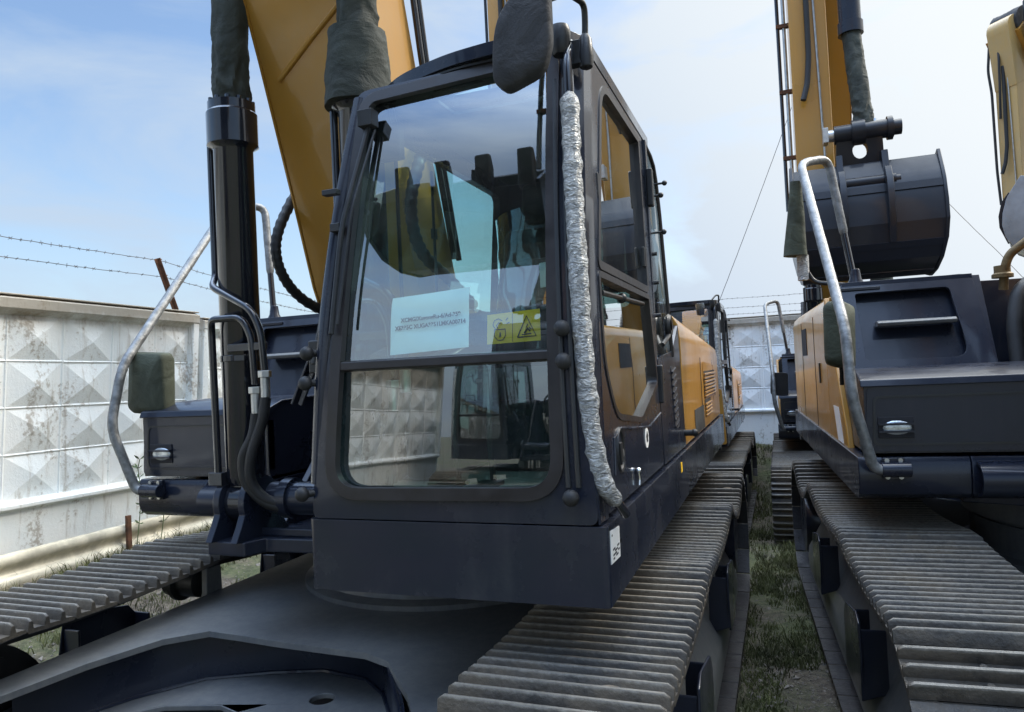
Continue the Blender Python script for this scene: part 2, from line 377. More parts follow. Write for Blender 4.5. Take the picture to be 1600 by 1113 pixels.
def crumple(mb, p0, p1, r, amp=.16, seed=0, rings=64, n=30, fold=9, taper=(1, 1)):
    p0, p1 = Vector(p0), Vector(p1); path = [p0.lerp(p1, i/(rings-1)) for i in range(rings)]
    L = (p1-p0).length
    def rad(t, th, p):
        q = Vector((cos(th)*1.1, sin(th)*1.1, t*L*2.2+seed))
        sl = t*L*fold*.55+seed+.55*sin(th+seed)+.35*sin(2*th+seed*1.7+t*L*4)
        bunch = 1.0 if L < .9 else .45+.9*max(0, 1-abs(t*L-.10)/.28)+.35*noise.noise(Vector((seed, 0, t*L*1.7)))
        rd = noise.ridged_multi_fractal(Vector((cos(th)*.8, sin(th)*.8, sl)), 1, 2.2, 4, 1, 2)
        w = noise.noise(q*1.6)*.45 + bunch*.55*(rd-1.0)
        return r*(taper[0]+(taper[1]-taper[0])*t)*(1+amp*w)
    mb.sweep(path, r, n, True, rad); return mb
def wrap(mb, pts, r, seed=0, fillet=.08, amp=.12):
    """crinkled foil sleeve following a bent tube"""
    pts = [Vector(p) for p in pts]; tmp = MB(); path = [pts[0]]
    for i in range(1, len(pts)-1):
        a, b, c = pts[i-1], pts[i], pts[i+1]; fl = min(fillet, (a-b).length*.45, (c-b).length*.45)
        p, q = b+(a-b).normalized()*fl, b+(c-b).normalized()*fl
        for k in range(6): t = k/5; path.append((1-t)**2*p+2*t*(1-t)*b+t*t*q)
    path.append(pts[-1]); fine = []
    for a, b in zip(path[:-1], path[1:]):
        k = max(1, int((b-a).length/.011))
        fine += [a.lerp(b, j/k) for j in range(k)]
    fine.append(path[-1])
    def rad(t, th, p):
        w = noise.noise(Vector((p.x*26+seed, p.y*26, p.z*26))) + .8*noise.noise(Vector((cos(th)*1.3+seed, sin(th)*1.3, p.z*45+p.y*45)))
        e = min(1, t*30+.5, (1-t)*30+.5)
        return r*e*(1+amp*w)
    mb.sweep(fine, r, 18, True, rad); return mb

# ------------------------------------------------------------------ setting: ground, fence
def gz(x, y):
    z = -.02
    if x < -1.8: z += min(.33, (-x-1.8)*.125)
    if 1.5 < x < 2.3: z -= .03
    t = max(0, min(1, (y-3.5)/3)); z -= .32*t*t*(3-2*t)*(1 if x > -2 else max(0, (x+4.2)/2.2))
    t = max(0, min(1, (y-8.8)/2.0)); z += .62*t*t*(3-2*t)*(1 if x > -2 else max(0, (x+4.2)/2.2))
    return z
def make_ground():
    xs = [-400, -120, -40, -15, -9] + [-7+.2*i for i in range(int(17/.2)+1)] + [13, 20, 45, 120, 400]
    ys = [-400, -120, -45, -25, -16] + [-12+.25*i for i in range(int(26/.25)+1)] + [17, 22, 50, 120, 400]
    mb = MB(); v = []
    for y in ys:
        for x in xs:
            z = gz(x, y)
            if -8 < x < 11 and -13 < y < 15: z += .022*noise.noise((x*1.7, y*1.7, 0))+.012*noise.noise((x*6, y*6, 3))
            v.append((x, y, z))
    n = len(xs)
    f = [(j*n+i, j*n+i+1, (j+1)*n+i+1, (j+1)*n+i) for j in range(len(ys)-1) for i in range(n-1)]
    mb.add(v, f); o = mb.build('ground', M['ground'], ang=180); tag(o, kind='structure')
make_ground()
def make_grass():
    rnd = random.Random(3); v = []; f = []
    def blade(x, y, h):
        z = gz(x, y)-.01; a = rnd.uniform(0, 2*pi); w = rnd.uniform(.0025, .006); l = rnd.uniform(.2, .9)*h; b = rnd.uniform(0, 2*pi)
        k = len(v); dx, dy = cos(a)*w, sin(a)*w
        v.extend([(x-dx, y-dy, z), (x+dx, y+dy, z), (x+cos(b)*l*.4+dx*.6, y+sin(b)*l*.4+dy*.6, z+h*.65), (x+cos(b)*l*.4-dx*.6, y+sin(b)*l*.4-dy*.6, z+h*.65), (x+cos(b)*l, y+sin(b)*l, z+h)])
        f.append((k, k+1, k+2, k+3)); f.append((k+3, k+2, k+4))
    def field(x0, x1, y0, y1, n, h, thr):
        for _ in range(n):
            x, y = rnd.uniform(x0, x1), rnd.uniform(y0, y1)
            if noise.noise((x*2.1, y*1.3, 9))+.5*noise.noise((x*7, y*7, 2)) < thr+rnd.uniform(-.25, .25): continue
            blade(x, y, h*rnd.uniform(.4, 1.25))
    field(1.62, 2.16, -1.2, .9, 5200, .035, .22); field(1.62, 2.18, -.4, 2.2, 6500, .045, .12); field(1.6, 2.2, 1.0, 4.0, 11000, .06, -.05); field(1.7, 2.1, 1.2, 4.0, 900, .15, .25); field(-4.4, -3.6, -1, 5, 2500, .16, .2); field(1.2, 2.1, 4.0, 11, 9000, .1, -.15)
    field(-1.2, .9, -1.2, 2.8, 14000, .07, -.05); field(-4.2, -1.6, -2.5, 6, 42000, .065, -.02); field(-4.5, -4.1, -1.5, 6, 4200, .13, 0)
    m = MB(); m.add(v, f); me = bpy.data.meshes.new('grass'); me.from_pydata(v, [], f); me.materials.append(M['grass'])
    o = bpy.data.objects.new('grass', me); C.objects.link(o)
    tag(o, 'patchy short green grass growing on the dirt between the machines and the fence', 'grass', kind='stuff')
make_grass()

def make_stones():
    rnd = random.Random(8); mb = MB()
    def area(x0, x1, y0, y1, n, r0, r1):
        for _ in range(n):
            x, y = rnd.uniform(x0, x1), rnd.uniform(y0, y1); r = rnd.uniform(r0, r1)*(2.2 if rnd.random() < .06 else 1)
            c = Vector((x, y, gz(x, y)+r*.15)); k = len(mb.v); q = [Vector((1, 0, 0)), Vector((-1, 0, 0)), Vector((0, 1, 0)), Vector((0, -1, 0)), Vector((0, 0, .8)), Vector((0, 0, -.8))]
            R = Matrix.Rotation(rnd.uniform(0, 6), 3, 'Z') @ Matrix.Rotation(rnd.uniform(-.5, .5), 3, 'X'); sc = Vector((rnd.uniform(.7, 1.5), rnd.uniform(.6, 1.1), rnd.uniform(.5, .9)))
            mb.add([c+R @ Vector((p.x*sc.x*r, p.y*sc.y*r, p.z*sc.z*r)) for p in q], [(0, 2, 4), (2, 1, 4), (1, 3, 4), (3, 0, 4), (2, 0, 5), (1, 2, 5), (3, 1, 5), (0, 3, 5)])
    area(1.6, 2.2, -1.2, 1.0, 1500, .003, .011); area(1.6, 2.2, 1.0, 4, 500, .004, .012); area(-4.4, -1.6, -2.5, 5, 2200, .005, .016)
    o = mb.build('loose_stones', M['stone']); tag(o, 'loose small stones and crumbs of dry earth scattered on the yard ground', 'stones', kind='stuff')
make_stones()

def fence_panel(origin, ang, length, cells, lean, label, zdrop=0.0, group='precast fence panels'):
    """panel runs along local +u; relief faces local +w"""
    mb = MB(); d = .046; H0, H1 = .98, 2.68; rows = 4; cw = length/cells; ch = (H1-H0)/rows
    for i in range(cells):
        for j in range(rows):
            a, b, c, e = i*cw, (i+1)*cw, H0+j*ch, H0+(j+1)*ch; g = .012
            p = [(a+g, 0, c+g), (b-g, 0, c+g), (b-g, 0, e-g), (a+g, 0, e-g)]; q = [(a, .012, c), (b, .012, c), (b, .012, e), (a, .012, e)]; p = [(x_+random.uniform(-.006, .006), y_, z_+random.uniform(-.006, .006)) for x_, y_, z_ in p]
            ap = ((a+b)/2+random.uniform(-.025, .025), d*random.uniform(.88, 1.1), (c+e)/2+random.uniform(-.022, .022))
            mb.add(q+p+[ap], [(0, 1, 5, 4), (1, 2, 6, 5), (2, 3, 7, 6), (3, 0, 4, 7), (4, 5, 8), (5, 6, 8), (6, 7, 8), (7, 4, 8)])
    mb.prism([(-.14, .0), (.03, .0), (.05, .9), (.10, .93), (.10, .965), (.012, .985), (-.1, .985)], 'x', 0, length)
    mb.bb(0, length, -.13, -.005, .98, 2.66)
    mb.prism([(-.13, 2.66), (.012, 2.675), (.10, 2.73), (.10, 2.82), (.02, 2.845), (-.13, 2.84)], 'x', 0, length)
    mb.bb(0, length, -.14, .085, 2.846, 2.862)
    for x in (0.0, length-.09): mb.bb(x+.003, x+.087, -.01, .095, .985, 2.72)
    me = mb.build('concrete_fence_panel', M['fence'], bevel=.006, ang=12)
    me.location = origin; me.rotation_euler = (0, 0, 0)
    X = Vector((cos(ang), sin(ang), zdrop)).normalized(); W = Vector((-sin(ang), cos(ang), 0)); up = Vector((0, 0, 1))
    N_ = (W+up*-.0).normalized(); Z = (up+W*lean).normalized(); Wn = Z.cross(X).normalized()
    R = Matrix((X, Wn, Z)).transposed().to_4x4(); R.translation = Vector(origin); me.matrix_world = R
    tag(me, label, 'fence', group); return me
PL = 3.86
# left fence runs along -y in local +u so that the relief faces +x
FX = -4.70
def left_panel(y_end, label):      # from y_end down to y_end-PL
    z = .0-.03*(y_end-2.63)
    return fence_panel((FX, y_end, z), -pi/2, PL-.03, 7, .06, label, .03)
left_panel(2.62, 'whitewashed concrete fence panel with pyramid relief, left edge of the photo')
left_panel(2.62+PL+.04, 'whitewashed concrete fence panel just beyond the rusty joint with the leaning iron arm')
left_panel(2.62+2*PL+.08, 'whitewashed concrete fence panel hidden behind the yellow boom towards the far corner')
left_panel(2.62-PL-.04, 'whitewashed concrete fence panel beside the camera, first one mirrored in the windscreen')
left_panel(2.62-2*PL-.08, 'whitewashed concrete fence panel with a mirrored iron arm at its near end, behind the camera')
left_panel(2.62-3*PL-.12, 'whitewashed concrete fence panel farthest behind the camera')
for i, (x, lb) in enumerate([(-4.5, 'pale concrete fence panel in the far left corner of the yard'), (-.6, 'pale blue-white concrete fence panel standing behind the gap between the machines')]):
    fence_panel((x+PL, 11.5, .0), pi, PL-.03, 7, 0, lb)
def make_post(y, lb):
    mb = MB(); z = -.03*(y-2.63)
    mb.prism([(FX-.12, y-.055), (FX+.075, y-.045), (FX+.075, y+.045), (FX-.12, y+.055)], 'z', z+.3, z+2.74)
    o = mb.build('fence_post', M['fence'], bevel=.01); tag(o, lb, 'fence post')
    return o
post = make_post(2.66, 'narrow stained concrete post in the joint between two fence panels')
def barb_arm(p0, p1):
    p0, p1 = Vector(p0), Vector(p1); d = (p1-p0).normalized(); s = d.cross(Vector((0, 1, 0))).normalized(); t = d.cross(s)
    mb = MB()
    R = Matrix((s, t, d)).transposed()
    L = (p1-p0).length
    mb.box(p0+d*L/2, (.05, .006, L), M3=R); mb.box(p0+d*L/2+t*.022+s*.022, (.006, .05, L), M3=R)
    for k in (.45, .72, .97): mb.box(p0+d*L*k-t*.012, (.03, .03, .012), M3=R)
    return mb.build('iron_arm', M['rust'])
a1 = barb_arm((-4.66, 2.64, 2.76), (-4.72, 2.40, 3.48)); a1.parent = post; a1['label'] = 'rusty angle iron arm leaning above the joint'
a2 = barb_arm((-4.66, -5.2, 2.95), (-4.72, -5.42, 3.66)); a2.parent = bpy.data.objects.new('fence_post', None); C.objects.link(a2.parent); tag(a2.parent, 'iron arm foot on the left fence behind the camera', 'fence post')
def wire(name, pts, lb, cat, grp=None, barbs=True, r=.0035, seed=0):
    rnd = random.Random(seed); mb = MB(); pts = [Vector(p) for p in pts]; path = []
    for a, b in zip(pts[:-1], pts[1:]):
        n = max(2, int((b-a).length/.1))
        for i in range(n):
            t = i/n; q = a.lerp(b, t); q.z -= .22*(b-a).length*.12*4*t*(1-t)*.35; path.append(q+Vector((0, 0, rnd.uniform(-.004, .004))))
    path.append(pts[-1]); mb.sweep(path, r, 5)
    if barbs:
        for q in path[::1]:
            if rnd.random() < .9:
                dd = Vector((rnd.uniform(-1, 1), rnd.uniform(-1, 1), rnd.uniform(-1, 1))).normalized()*.022
                mb.cyl(q-dd, q+dd, .0025, n=4); dd2 = dd.orthogonal().normalized()*.018; mb.cyl(q-dd2, q+dd2, .0025, n=4)
    o = mb.build(name, M['wire']); tag(o, lb, cat, grp); return o
wire('barbed_wire', [(-4.92, -12, 3.72), (-4.9, -5.4, 3.66), (-4.74, 2.42, 3.46), (-4.9, 6.6, 3.2), (-4.9, 11.4, 3.15)], 'upper barbed wire strand above the left fence', 'barbed wire', seed=1)
wire('barbed_wire', [(-4.92, -12, 3.52), (-4.9, -5.38, 3.46), (-4.73, 2.48, 3.27), (-4.9, 6.6, 3.02), (-4.9, 11.4, 2.98)], 'lower barbed wire strand above the left fence', 'barbed wire', seed=2)
for k, (z, nm) in enumerate([(3.28, 'topmost'), (3.09, 'middle'), (2.95, 'lowest')]):
    wire('barbed_wire', [(-4.6, 11.6, z-.08), (1.0, 11.6, z-.01), (5.5, 11.6, z+.07)], nm+' of the three barbed wire strands above the far back fence', 'barbed wire', seed=5+k)
wire('overhead_wire', [(2.60, 11.2, 7.3), (.94, 10.5, 3.2), (.7, 10.35, 2.6)], 'thin guy wire slanting down the sky behind the rear cab', 'wire', None, False, .006)
wire('overhead_wire', [(4.9, 12.0, 5.2), (6.03, 12.35, 3.82), (6.6, 12.5, 3.1)], 'thin guy wire slanting down to the right behind the hanging bucket', 'wire', None, False, .005)
def make_guard_beam():
    prof = [(0, -.155), (.035, -.15), (.05, -.12), (.05, -.07), (.02, -.04), (.0, -.02), (0, .02), (.02, .04), (.05, .07), (.05, .12), (.035, .15), (0, .155)]
    back = [(p[0]-.006, p[1]) for p in reversed(prof)]; mb = MB()
    n = 0
    mb.prism([(FX+.26+p[0], .44+p[1]) for p in prof+back], 'y', -6, 7)
    o = mb.build('guard_beam', M['beam'], ang=50); tag(o, 'cream painted corrugated guard beam lying along the foot of the left fence', 'guard rail')
    mb = MB(); mb.box((FX+.33, 1.55, .52), (.035, .05, .34)); o = mb.build('stake', M['rust'], bevel=.004); tag(o, 'short rusty stake beside the cream guard beam', 'stake')
make_guard_beam()
def weed(x, y, h, seed, lb):
    rnd = random.Random(seed); mb = MB(); z0 = gz(x, y); path = [Vector((x+.10*t*t*h*rnd.uniform(.5, 1), y+.06*sin(t*3), z0+h*t)) for t in [i/10 for i in range(11)]]
    st = MB(); st.sweep(path, .005, 5)
    for i in range(3, 11):
        for k in range(3):
            a = rnd.uniform(0, 2*pi); l = rnd.uniform(.06, .13); p = path[i]; dr = Vector((cos(a), sin(a), rnd.uniform(.1, .8))).normalized(); sd = dr.orthogonal().normalized()*.011
            mb.add([p, p+dr*l*.5+sd, p+dr*l, p+dr*l*.5-sd], [(0, 1, 2, 3)])
    o = st.build('weed', M['leaf']); mb.build('leaves', M['leaf'], o); tag(o, lb, 'weed')
weed(-4.36, 1.62, .95, 1, 'taller thin weed growing by the foot of the whitewashed fence'); weed(-4.38, 1.95, .78, 4, 'shorter leafy weed beside the taller one by the whitewashed fence')

# ------------------------------------------------------------------ excavator
def yf(z): return -1.9+.082*max(0, z-1.485)**2
def fm_front(u, v, d): return (u, yf(v)+d, v)
def xs_(z): return 1.42-.017*(z-1.5)
def fm_side(u, v, d): return (xs_(v)-d, u, v)
def xl_(z): return .396+.13*(z-1.485)/1.55
def fm_left(u, v, d): return (xl_(v)+d, u, v)
def subdiv(poly, ml=.12):
    out = []
    for i in range(len(poly)):
        a, b = Vector(poly[i]), Vector(poly[(i+1) % len(poly)]); k = max(1, int((b-a).length/ml+.99))
        out += [tuple(a.lerp(b, j/k)) for j in range(k)]
    return out
def grid_glass(x0, x1, z0, z1, n, fm, d):
    """curved pane: x0(z), x1(z)"""
    mb = MB(); v = []
    for i in range(n+1):
        z = z0+(z1-z0)*i/n
        for k in range(5):
            x = x0(z)+(x1(z)-x0(z))*k/4; v.append(fm(x, z, d))
    mb.add(v, [(i*5+k, i*5+k+1, i*5+k+6, i*5+k+5) for i in range(n) for k in range(4)]); return mb

def track_path():
    top = []; sup = [(-2.05, 1.015), (-.75, 1.03), (.8, 1.03), (2.05, 1.01)]; sag = [.028, .05, .15]
    for (a, b), s in zip(zip(sup[:-1], sup[1:]), sag):
        for i in range(24):
            t = i/24; top.append((a[0]+(b[0]-a[0])*t, a[1]+(b[1]-a[1])*t-4*s*t*(1-t)))
    p = list(top)
    r, c = .48, .53
    p += [(2.05+r*sin(a), c+r*cos(a)) for a in [pi*i/24 for i in range(25)]]
    p += [(2.05-4.1*i/40, .05) for i in range(1, 40)]
    p += [(-2.05-r*sin(a), c-r*cos(a)) for a in [pi*i/24 for i in range(24)]]
    p.append(p[0])
    s = [0]
    for a, b in zip(p[:-1], p[1:]): s.append(s[-1]+sqrt((b[0]-a[0])**2+(b[1]-a[1])**2))
    def at(d):
        d %= s[-1]
        for i in range(len(s)-1):
            if s[i+1] >= d:
                t = (d-s[i])/max(1e-9, s[i+1]-s[i]); return Vector((p[i][0]+(p[i+1][0]-p[i][0])*t, p[i][1]+(p[i+1][1]-p[i][1])*t))
    return at, s[-1]
def shoe_mesh(w=.64):
    """triple grouser pad in (x, s, n)"""
    top = [(-.114, -.006)]
    for g_ in (-.099, -.027, .045): top += [(g_-.013, .002), (g_-.008, .041), (g_-.005, .046), (g_+.005, .046), (g_+.008, .041), (g_+.013, .004)]
    top += [(.075, .003), (.094, .001), (.101, -.008)]
    bot = [(.096, -.016), (-.104, -.016)]
    prof = top+bot; mb = MB(); n = len(prof); h = w/2
    v = []
    for x, k in ((-h, .72), (-h+.018, 1), (h-.018, 1), (h, .72)):
        v += [(x, s, q if q < .004 else .004+(q-.004)*k) for s, q in prof]
    f = []
    for j in range(3): f += [(j*n+i, j*n+(i+1) % n, (j+1)*n+(i+1) % n, (j+1)*n+i) for i in range(n)]
    tri = tessellate_polygon([[Vector((a, b, 0)) for a, b in prof]])
    f += [tuple(t) for t in tri]+[tuple(3*n+i for i in t) for t in tri]
    mb.add(v, f)
    for x in (-.085, .085):
        for s in (-.062, .012): mb.cyl((x, s, .003), (x, s, .014), .011, n=6)
    return mb
def make_track(root, cx, sx):
    at, Lg = track_path()
    chain = MB(); N = 150
    for ox in (-.085, .085):
        v = []
        for i in range(N):
            a = at(Lg*i/N); b = at(Lg*(i+.5)/N); t = (b-a).normalized(); nn = Vector((-t.y, t.x))
            o, q = a-nn*.016, a-nn*.10
            for x in (-.022, .022): v += [(cx+ox+x, o.x, o.y), (cx+ox+x, q.x, q.y)]
        f = []
        for i in range(N):
            j = (i+1) % N; f += [(i*4, j*4, j*4+1, i*4+1), (i*4+2, i*4+3, j*4+3, j*4+2), (i*4, i*4+2, j*4+2, j*4), (i*4+1, j*4+1, j*4+3, i*4+3)]
        chain.add(v, f)
    ch = chain.build('track_chain', M['grease'], root, ang=60)
    n = round(Lg/.216); base = None
    for i in range(n):
        d = Lg*i/n; a, b, c = at(d), at(d-.08), at(d+.08); t = (c-b).normalized()
        if base is None:
            base = shoe_mesh().build('track_shoe', M['shoe'], ch); o = base
        else:
            o = base.copy(); C.objects.link(o); o.parent = ch
        m = (b+c+a*2)/4
        o.location = (cx, m.x, m.y-.006); o.rotation_euler = (atan2(t.y, t.x), 0, 0)
    rnd = random.Random(11 if sx > 0 else 12); md = MB()
    for _ in range(420):
        d = rnd.uniform(.05, 4.2); a, b = at(d), at(d+.02); t = (b-a).normalized(); x = cx+(rnd.gauss(.0, .13) if rnd.random() < .7 else rnd.uniform(-.3, .3))
        if noise.noise((x*3, d*2.1, sx*5)) < -.05: continue
        r = rnd.uniform(.006, .020)*(1.7 if rnd.random() < .2 else 1)
        if abs(x-cx) > .3: continue
        md.ball((x, a.x-t.y*.008, a.y+t.x*.008), r, 7, (rnd.uniform(.8, 1.9), rnd.uniform(.7, 1.3), rnd.uniform(.35, .7)))
    mo = md.build('mud', M['mud'], ch); mo['kind'] = 'stuff'
    fr = MB(); fr.prism([(cx-.26, .20), (cx+.26, .20), (cx+.265, .30), (cx+.255, .39), (cx+.11, .66), (cx-.11, .66), (cx-.255, .39), (cx-.265, .30)], 'y', -1.62, 1.7)
    fr.bb(cx-.07, cx+.07, -2.05, -1.6, .45, .62)
    for y in (-2.05,):
        fr.bb(cx-.16, cx-.1, y-.18, y+.45, .42, .64); fr.bb(cx+.1, cx+.16, y-.18, y+.45, .42, .64)
    fb = fr.build('track_frame', M['navy_dusty'], root, bevel=.012)
    w = MB(); w.lathe((cx, -2.05, .53), [(.02, -.09), (.36, -.09), (.36, -.05), (.41, -.05), (.42, 0), (.41, .05), (.36, .05), (.36, .09), (.02, .09)], 40, 'x'); w.build('idler_wheel', M['grease'], fb)
    sp = MB(); tp = []
    for i in range(23):
        a = 2*pi*i/23; tp += [(.43*cos(a), .43*sin(a)), (.43*cos(a+.07), .43*sin(a+.07)), (.37*cos(a+.11), .37*sin(a+.11)), (.37*cos(a+.2), .37*sin(a+.2))]
    sp.prism([(2.05+p[0], .53+p[1]) for p in tp], 'x', cx-.04, cx+.04); sp.build('sprocket', M['navy_dusty'], fb, bevel=.004)
    md = MB(); md.lathe((cx+sx*.1, 2.05, .53), [(0, -.16), (.27, -.16), (.29, -.1), (.29, .1), (.24, .15), (0, .15)], 32, 'x'); md.build('travel_motor', M['navy'], fb, bevel=.006)
    for k, y in enumerate((-.75, .8)):
        m = MB(); m.lathe((cx+sx*.02, y, .845), [(0, -.17), (.05, -.17), (.05, -.13), (.085, -.12), (.085, -.06), (.11, -.055), (.11, -.03), (.085, -.02), (.085, .1), (.06, .11), (0, .11)], 24, 'x')
        m.build('carrier_roller', M['grease'], fb)
        b = MB(); b.prism([(y-.13, .62), (y+.13, .62), (y+.06, .8), (y+.055, .94), (y-.055, .94), (y-.06, .8)], 'x', cx-sx*.15-.02, cx-sx*.15+.02); b.bb(cx-.16, cx+.16, y-.1, y+.1, .635, .665)
        b.build('roller_bracket', M['navy_dusty'], fb, bevel=.006)
    for i in range(8):
        y = -1.55+i*.44; m = MB(); m.lathe((cx, y, .185), [(0, -.15), (.06, -.15), (.075, -.13), (.075, -.05), (.1, -.045), (.1, -.02), (.075, -.015), (.075, .015), (.1, .02), (.1, .045), (.075, .05), (.075, .13), (.06, .15), (0, .15)], 18, 'x'); m.build('track_roller', M['grease'], fb)
    # pocket steps bolted to the outer face of the frame
    for y in (-1.08, .46):
        b = MB(); x0, x1 = cx+sx*.2, cx+sx*.315
        b.prism([(y-.22, .44), (y+.20, .40), (y+.235, .50), (y+.235, .66), (y+.17, .74), (y-.15, .80), (y-.235, .77), (y-.26, .62)], 'x', min(x1, x1-sx*.012), max(x1, x1-sx*.012))
        b.prism([(min(x0, x1), .42), (max(x0, x1), .46), (max(x0, x1), .74), (min(x0, x1), .74)], 'y', y-.232, y-.218)
        b.prism([(min(x0, x1), .40), (max(x0, x1), .43), (max(x0, x1), .69), (min(x0, x1), .69)], 'y', y+.205, y+.22)
        b.bb(min(x0, x1), max(x0, x1)-.013, y-.217, y+.204, .45, .465)
        b.build('step_pocket', M['navy'], fb, bevel=.006)

def make_excavator():
    root = empty('excavator', (0, 0, 0))
    # ---------------- undercarriage
    for sx in (1, -1): make_track(root, sx*1.3, sx)
    mb = MB()
    front = [(-1.12, -2.12), (-.95, -2.1), (-.90, -1.75), (-.80, -1.44), (-.657, -1.30), (-.45, -1.315), (-.258, -1.335), (.0, -1.35), (.234, -1.362), (.38, -1.42), (.5, -1.56), (.61, -1.68), (.72, -1.84), (.84, -2.06), (.95, -2.12), (1.12, -2.12)]
    back = [(1.12, 2.1), (.9, 2.05), (.6, 1.6), (.3, 1.38), (-.3, 1.38), (-.6, 1.6), (-.9, 2.05), (-1.12, 2.1)]
    mb.prism(front+back, 'z', .772, .80)
    cb = mb.build('undercarriage_frame', M['navy_dusty'], root, bevel=.008)
    web = MB(); wl = [(-1.08, -1.95), (-.90, -1.52), (-.72, -1.26), (-.44, -1.12), (-.2, -1.04), (.06, -1.08), (.22, -1.2), (.36, -1.38), (.6, -1.72), (.8, -2.04)]
    wb = [(x, y+.03) for x, y in reversed(wl)]
    web.prism(wl+wb, 'z', .35, .772); web.build('web_plate', M['navy'], cb)
    wd = MB(); wd.sweep([Vector((x, y-.004, .769)) for x, y in wl], .009, 6); wd.sweep([Vector((x, y-.006, .556)) for x, y in wl], .010, 6); wd.build('weld_bead', M['navy'], cb)
    bp = MB(); hole = [(-.005+.055*cos(a)-.03, -1.3+.055*sin(a)) for a in [2*pi*i/20 for i in range(20)]]
    bo = [(-1.1, -2.1), (-.93, -1.78), (-.70, -1.54), (-.45, -1.47), (-.2, -1.55), (.1, -1.78), (.4, -2.0), (.9, -2.15), (1.08, -2.1), (1.08, -1.0), (-1.08, -1.0)]
    bp.panel(bo, [hole], lambda u, v, d: (u, v, .55-d), .025); bp.build('bottom_plate', M['navy_dusty'], cb, bevel=.005)
    mb = MB(); mb.lathe((0, 0, 0), [(.60, .8), (.86, .8), (.86, .825), (.80, .84), (.78, .88), (.78, 1.0), (.76, 1.0), (.76, 1.02), (.82, 1.03), (.82, 1.16), (.7, 1.24), (.6, 1.24)], 72)
    mb.build('slewing_ring', M['navy_dusty'], root, ang=30)
    # ---------------- main frame
    mb = MB(); mb.prism([(-1.02, -.72), (-.6, -.9), (-.525, -1.16), (-.525, -1.43), (-.31, -1.44), (-.27, -1.34), (.372, -1.32), (.372, -.6), (1.28, -.28), (1.28, 3.0), (-1.02, 3.0)], 'z', 1.2, 1.262)
    mb.bb(-.47, .372, -1.30, -1.285, 1.262, 1.3)
    mf = mb.build('main_frame', M['navy'], root, bevel=.01)
    for x in (-.485, -.345, .30, .44):
        l = MB(); prof = [(-1.47, 1.262), (-1.1, 1.262), (-1.17, 1.36)] + [(-1.29+.125*cos(a), 1.42+.125*sin(a)) for a in [radians(-20+220*i/14) for i in range(15)]] + [(-1.43, 1.33)]
        l.prism(prof, 'x', x-.018, x+.018); l.build('cylinder_lug', M['navy'], mf, bevel=.006)
    for x in (-.38, .38):
        b = MB(); b.prism([(-1.1, 1.262), (.55, 1.262), (.3, 1.9), (-.05, 2.3), (-.35, 2.32), (-.55, 2.0), (-.75, 1.6)], 'x', x-.02, x+.02); b.build('boom_bracket', M['navy'], mf, bevel=.008)
    b = MB()
    for (x, y) in ((.02, -1.28), (.07, -1.25), (.13, -1.33), (.2, -1.3)):
        b.cyl((x, y, 1.2), (x, y, 1.12), .022, n=12); b.cyl((x, y, 1.12), (x, y, 1.07), .016, n=12)
    b.build('hose_fitting', M['steel'], mf)
    # side sill under the cab and the engine panels
    mb = MB(); mb.prism(rpoly([(.376, -1.9, .025), (1.44, -1.9, .02), (1.44, 2.95, .12), (1.26, 3.02, .02), (1.26, -.3, 0), (.376, -.3, 0)]), 'z', 1.237, 1.480)
    sill = mb.build('cab_sill', M['cabp'], root, bevel=.014, seg=3)
    # ---------------- cab
    iz0, iz1 = 1.578, 3.005
    outer = rpoly([(.394, 1.485, .03), (1.415, 1.485, .03), (1.328, 3.05, .05), (.528, 3.03, .05)])
    inner = rpoly([(.48, iz0, .11), (1.287, iz0+.008, .11), (1.287, iz1+.01, .05), (.578, iz1-.02, .05)], 8)
    mb = MB(); mb.panel(subdiv(outer), [subdiv(inner)], fm_front, .07)
    # right corner strip between windscreen frame and door
    zz = [1.485+i*(3.04-1.485)/12 for i in range(13)]
    def xr(z): return 1.415-(1.415-1.328)*(z-1.485)/1.565
    v = []
    for z in zz:
        a = (xr(z), yf(z)+.006, z); c = (xs_(z)+.0005, yf(z)+.115, z); b = (xs_(z)-.006, yf(z)+.035, z); v += [a, ((a[0]*.5+b[0]*.5)+.004, (a[1]*.6+b[1]*.4), z), b, c, (xs_(z)-.07, yf(z)+.115, z), (xr(z)-.05, yf(z)+.06, z)]
    mb.add(v, [(i*6+k, i*6+(k+1) % 6, (i+1)*6+(k+1) % 6, (i+1)*6+k) for i in range(12) for k in range(6)])
    # left wall with its big window, rear wall with its window
    lw = [(-1.89, 1.485), (-.15, 1.485), (-.15, 3.03), (-1.62, 3.03), (-1.72, 2.75), (-1.81, 2.45), (-1.87, 2.1)]
    lh = rpoly([(-1.74, 2.0, .06), (-.32, 2.0, .06), (-.32, 2.93, .06), (-1.58, 2.93, .06)])
    mb.panel(lw, [lh], fm_left, .04)
    mb.panel([(.40, 1.485), (1.40, 1.485), (1.385, 2.0), (1.33, 3.03), (.54, 3.03)], [rpoly([(.62, 2.28, .04), (1.22, 2.28, .04), (1.20, 2.86, .04), (.65, 2.86, .04)])], lambda u, v, d: (u, -.15-d, v), .04)
    # rear side pillar (behind door) up to the quarter glass
    mb.bb(1.36, 1.408, -.60, -.56, 1.49, 3.03)
    cab = mb.build('cab', M['cabp'], root, ang=35)
    fl = MB(); fl.bb(.42, 1.38, -1.82, -.2, 1.50, 1.53); fl.build('floor_mat', M['beige'], cab)
    # roof: bowed slab with a hatch
    rf = MB(); ro = rpoly([(.42, -1.42, .06), (.556, -1.553, .1), (.671, -1.637, .1), (.792, -1.684, .1), (.913, -1.722, .1), (1.105, -1.748, .1), (1.33, -1.737, .05), (1.392, -1.62, .06), (1.392, -.30, .12), (.50, -.18, .1)], 4)
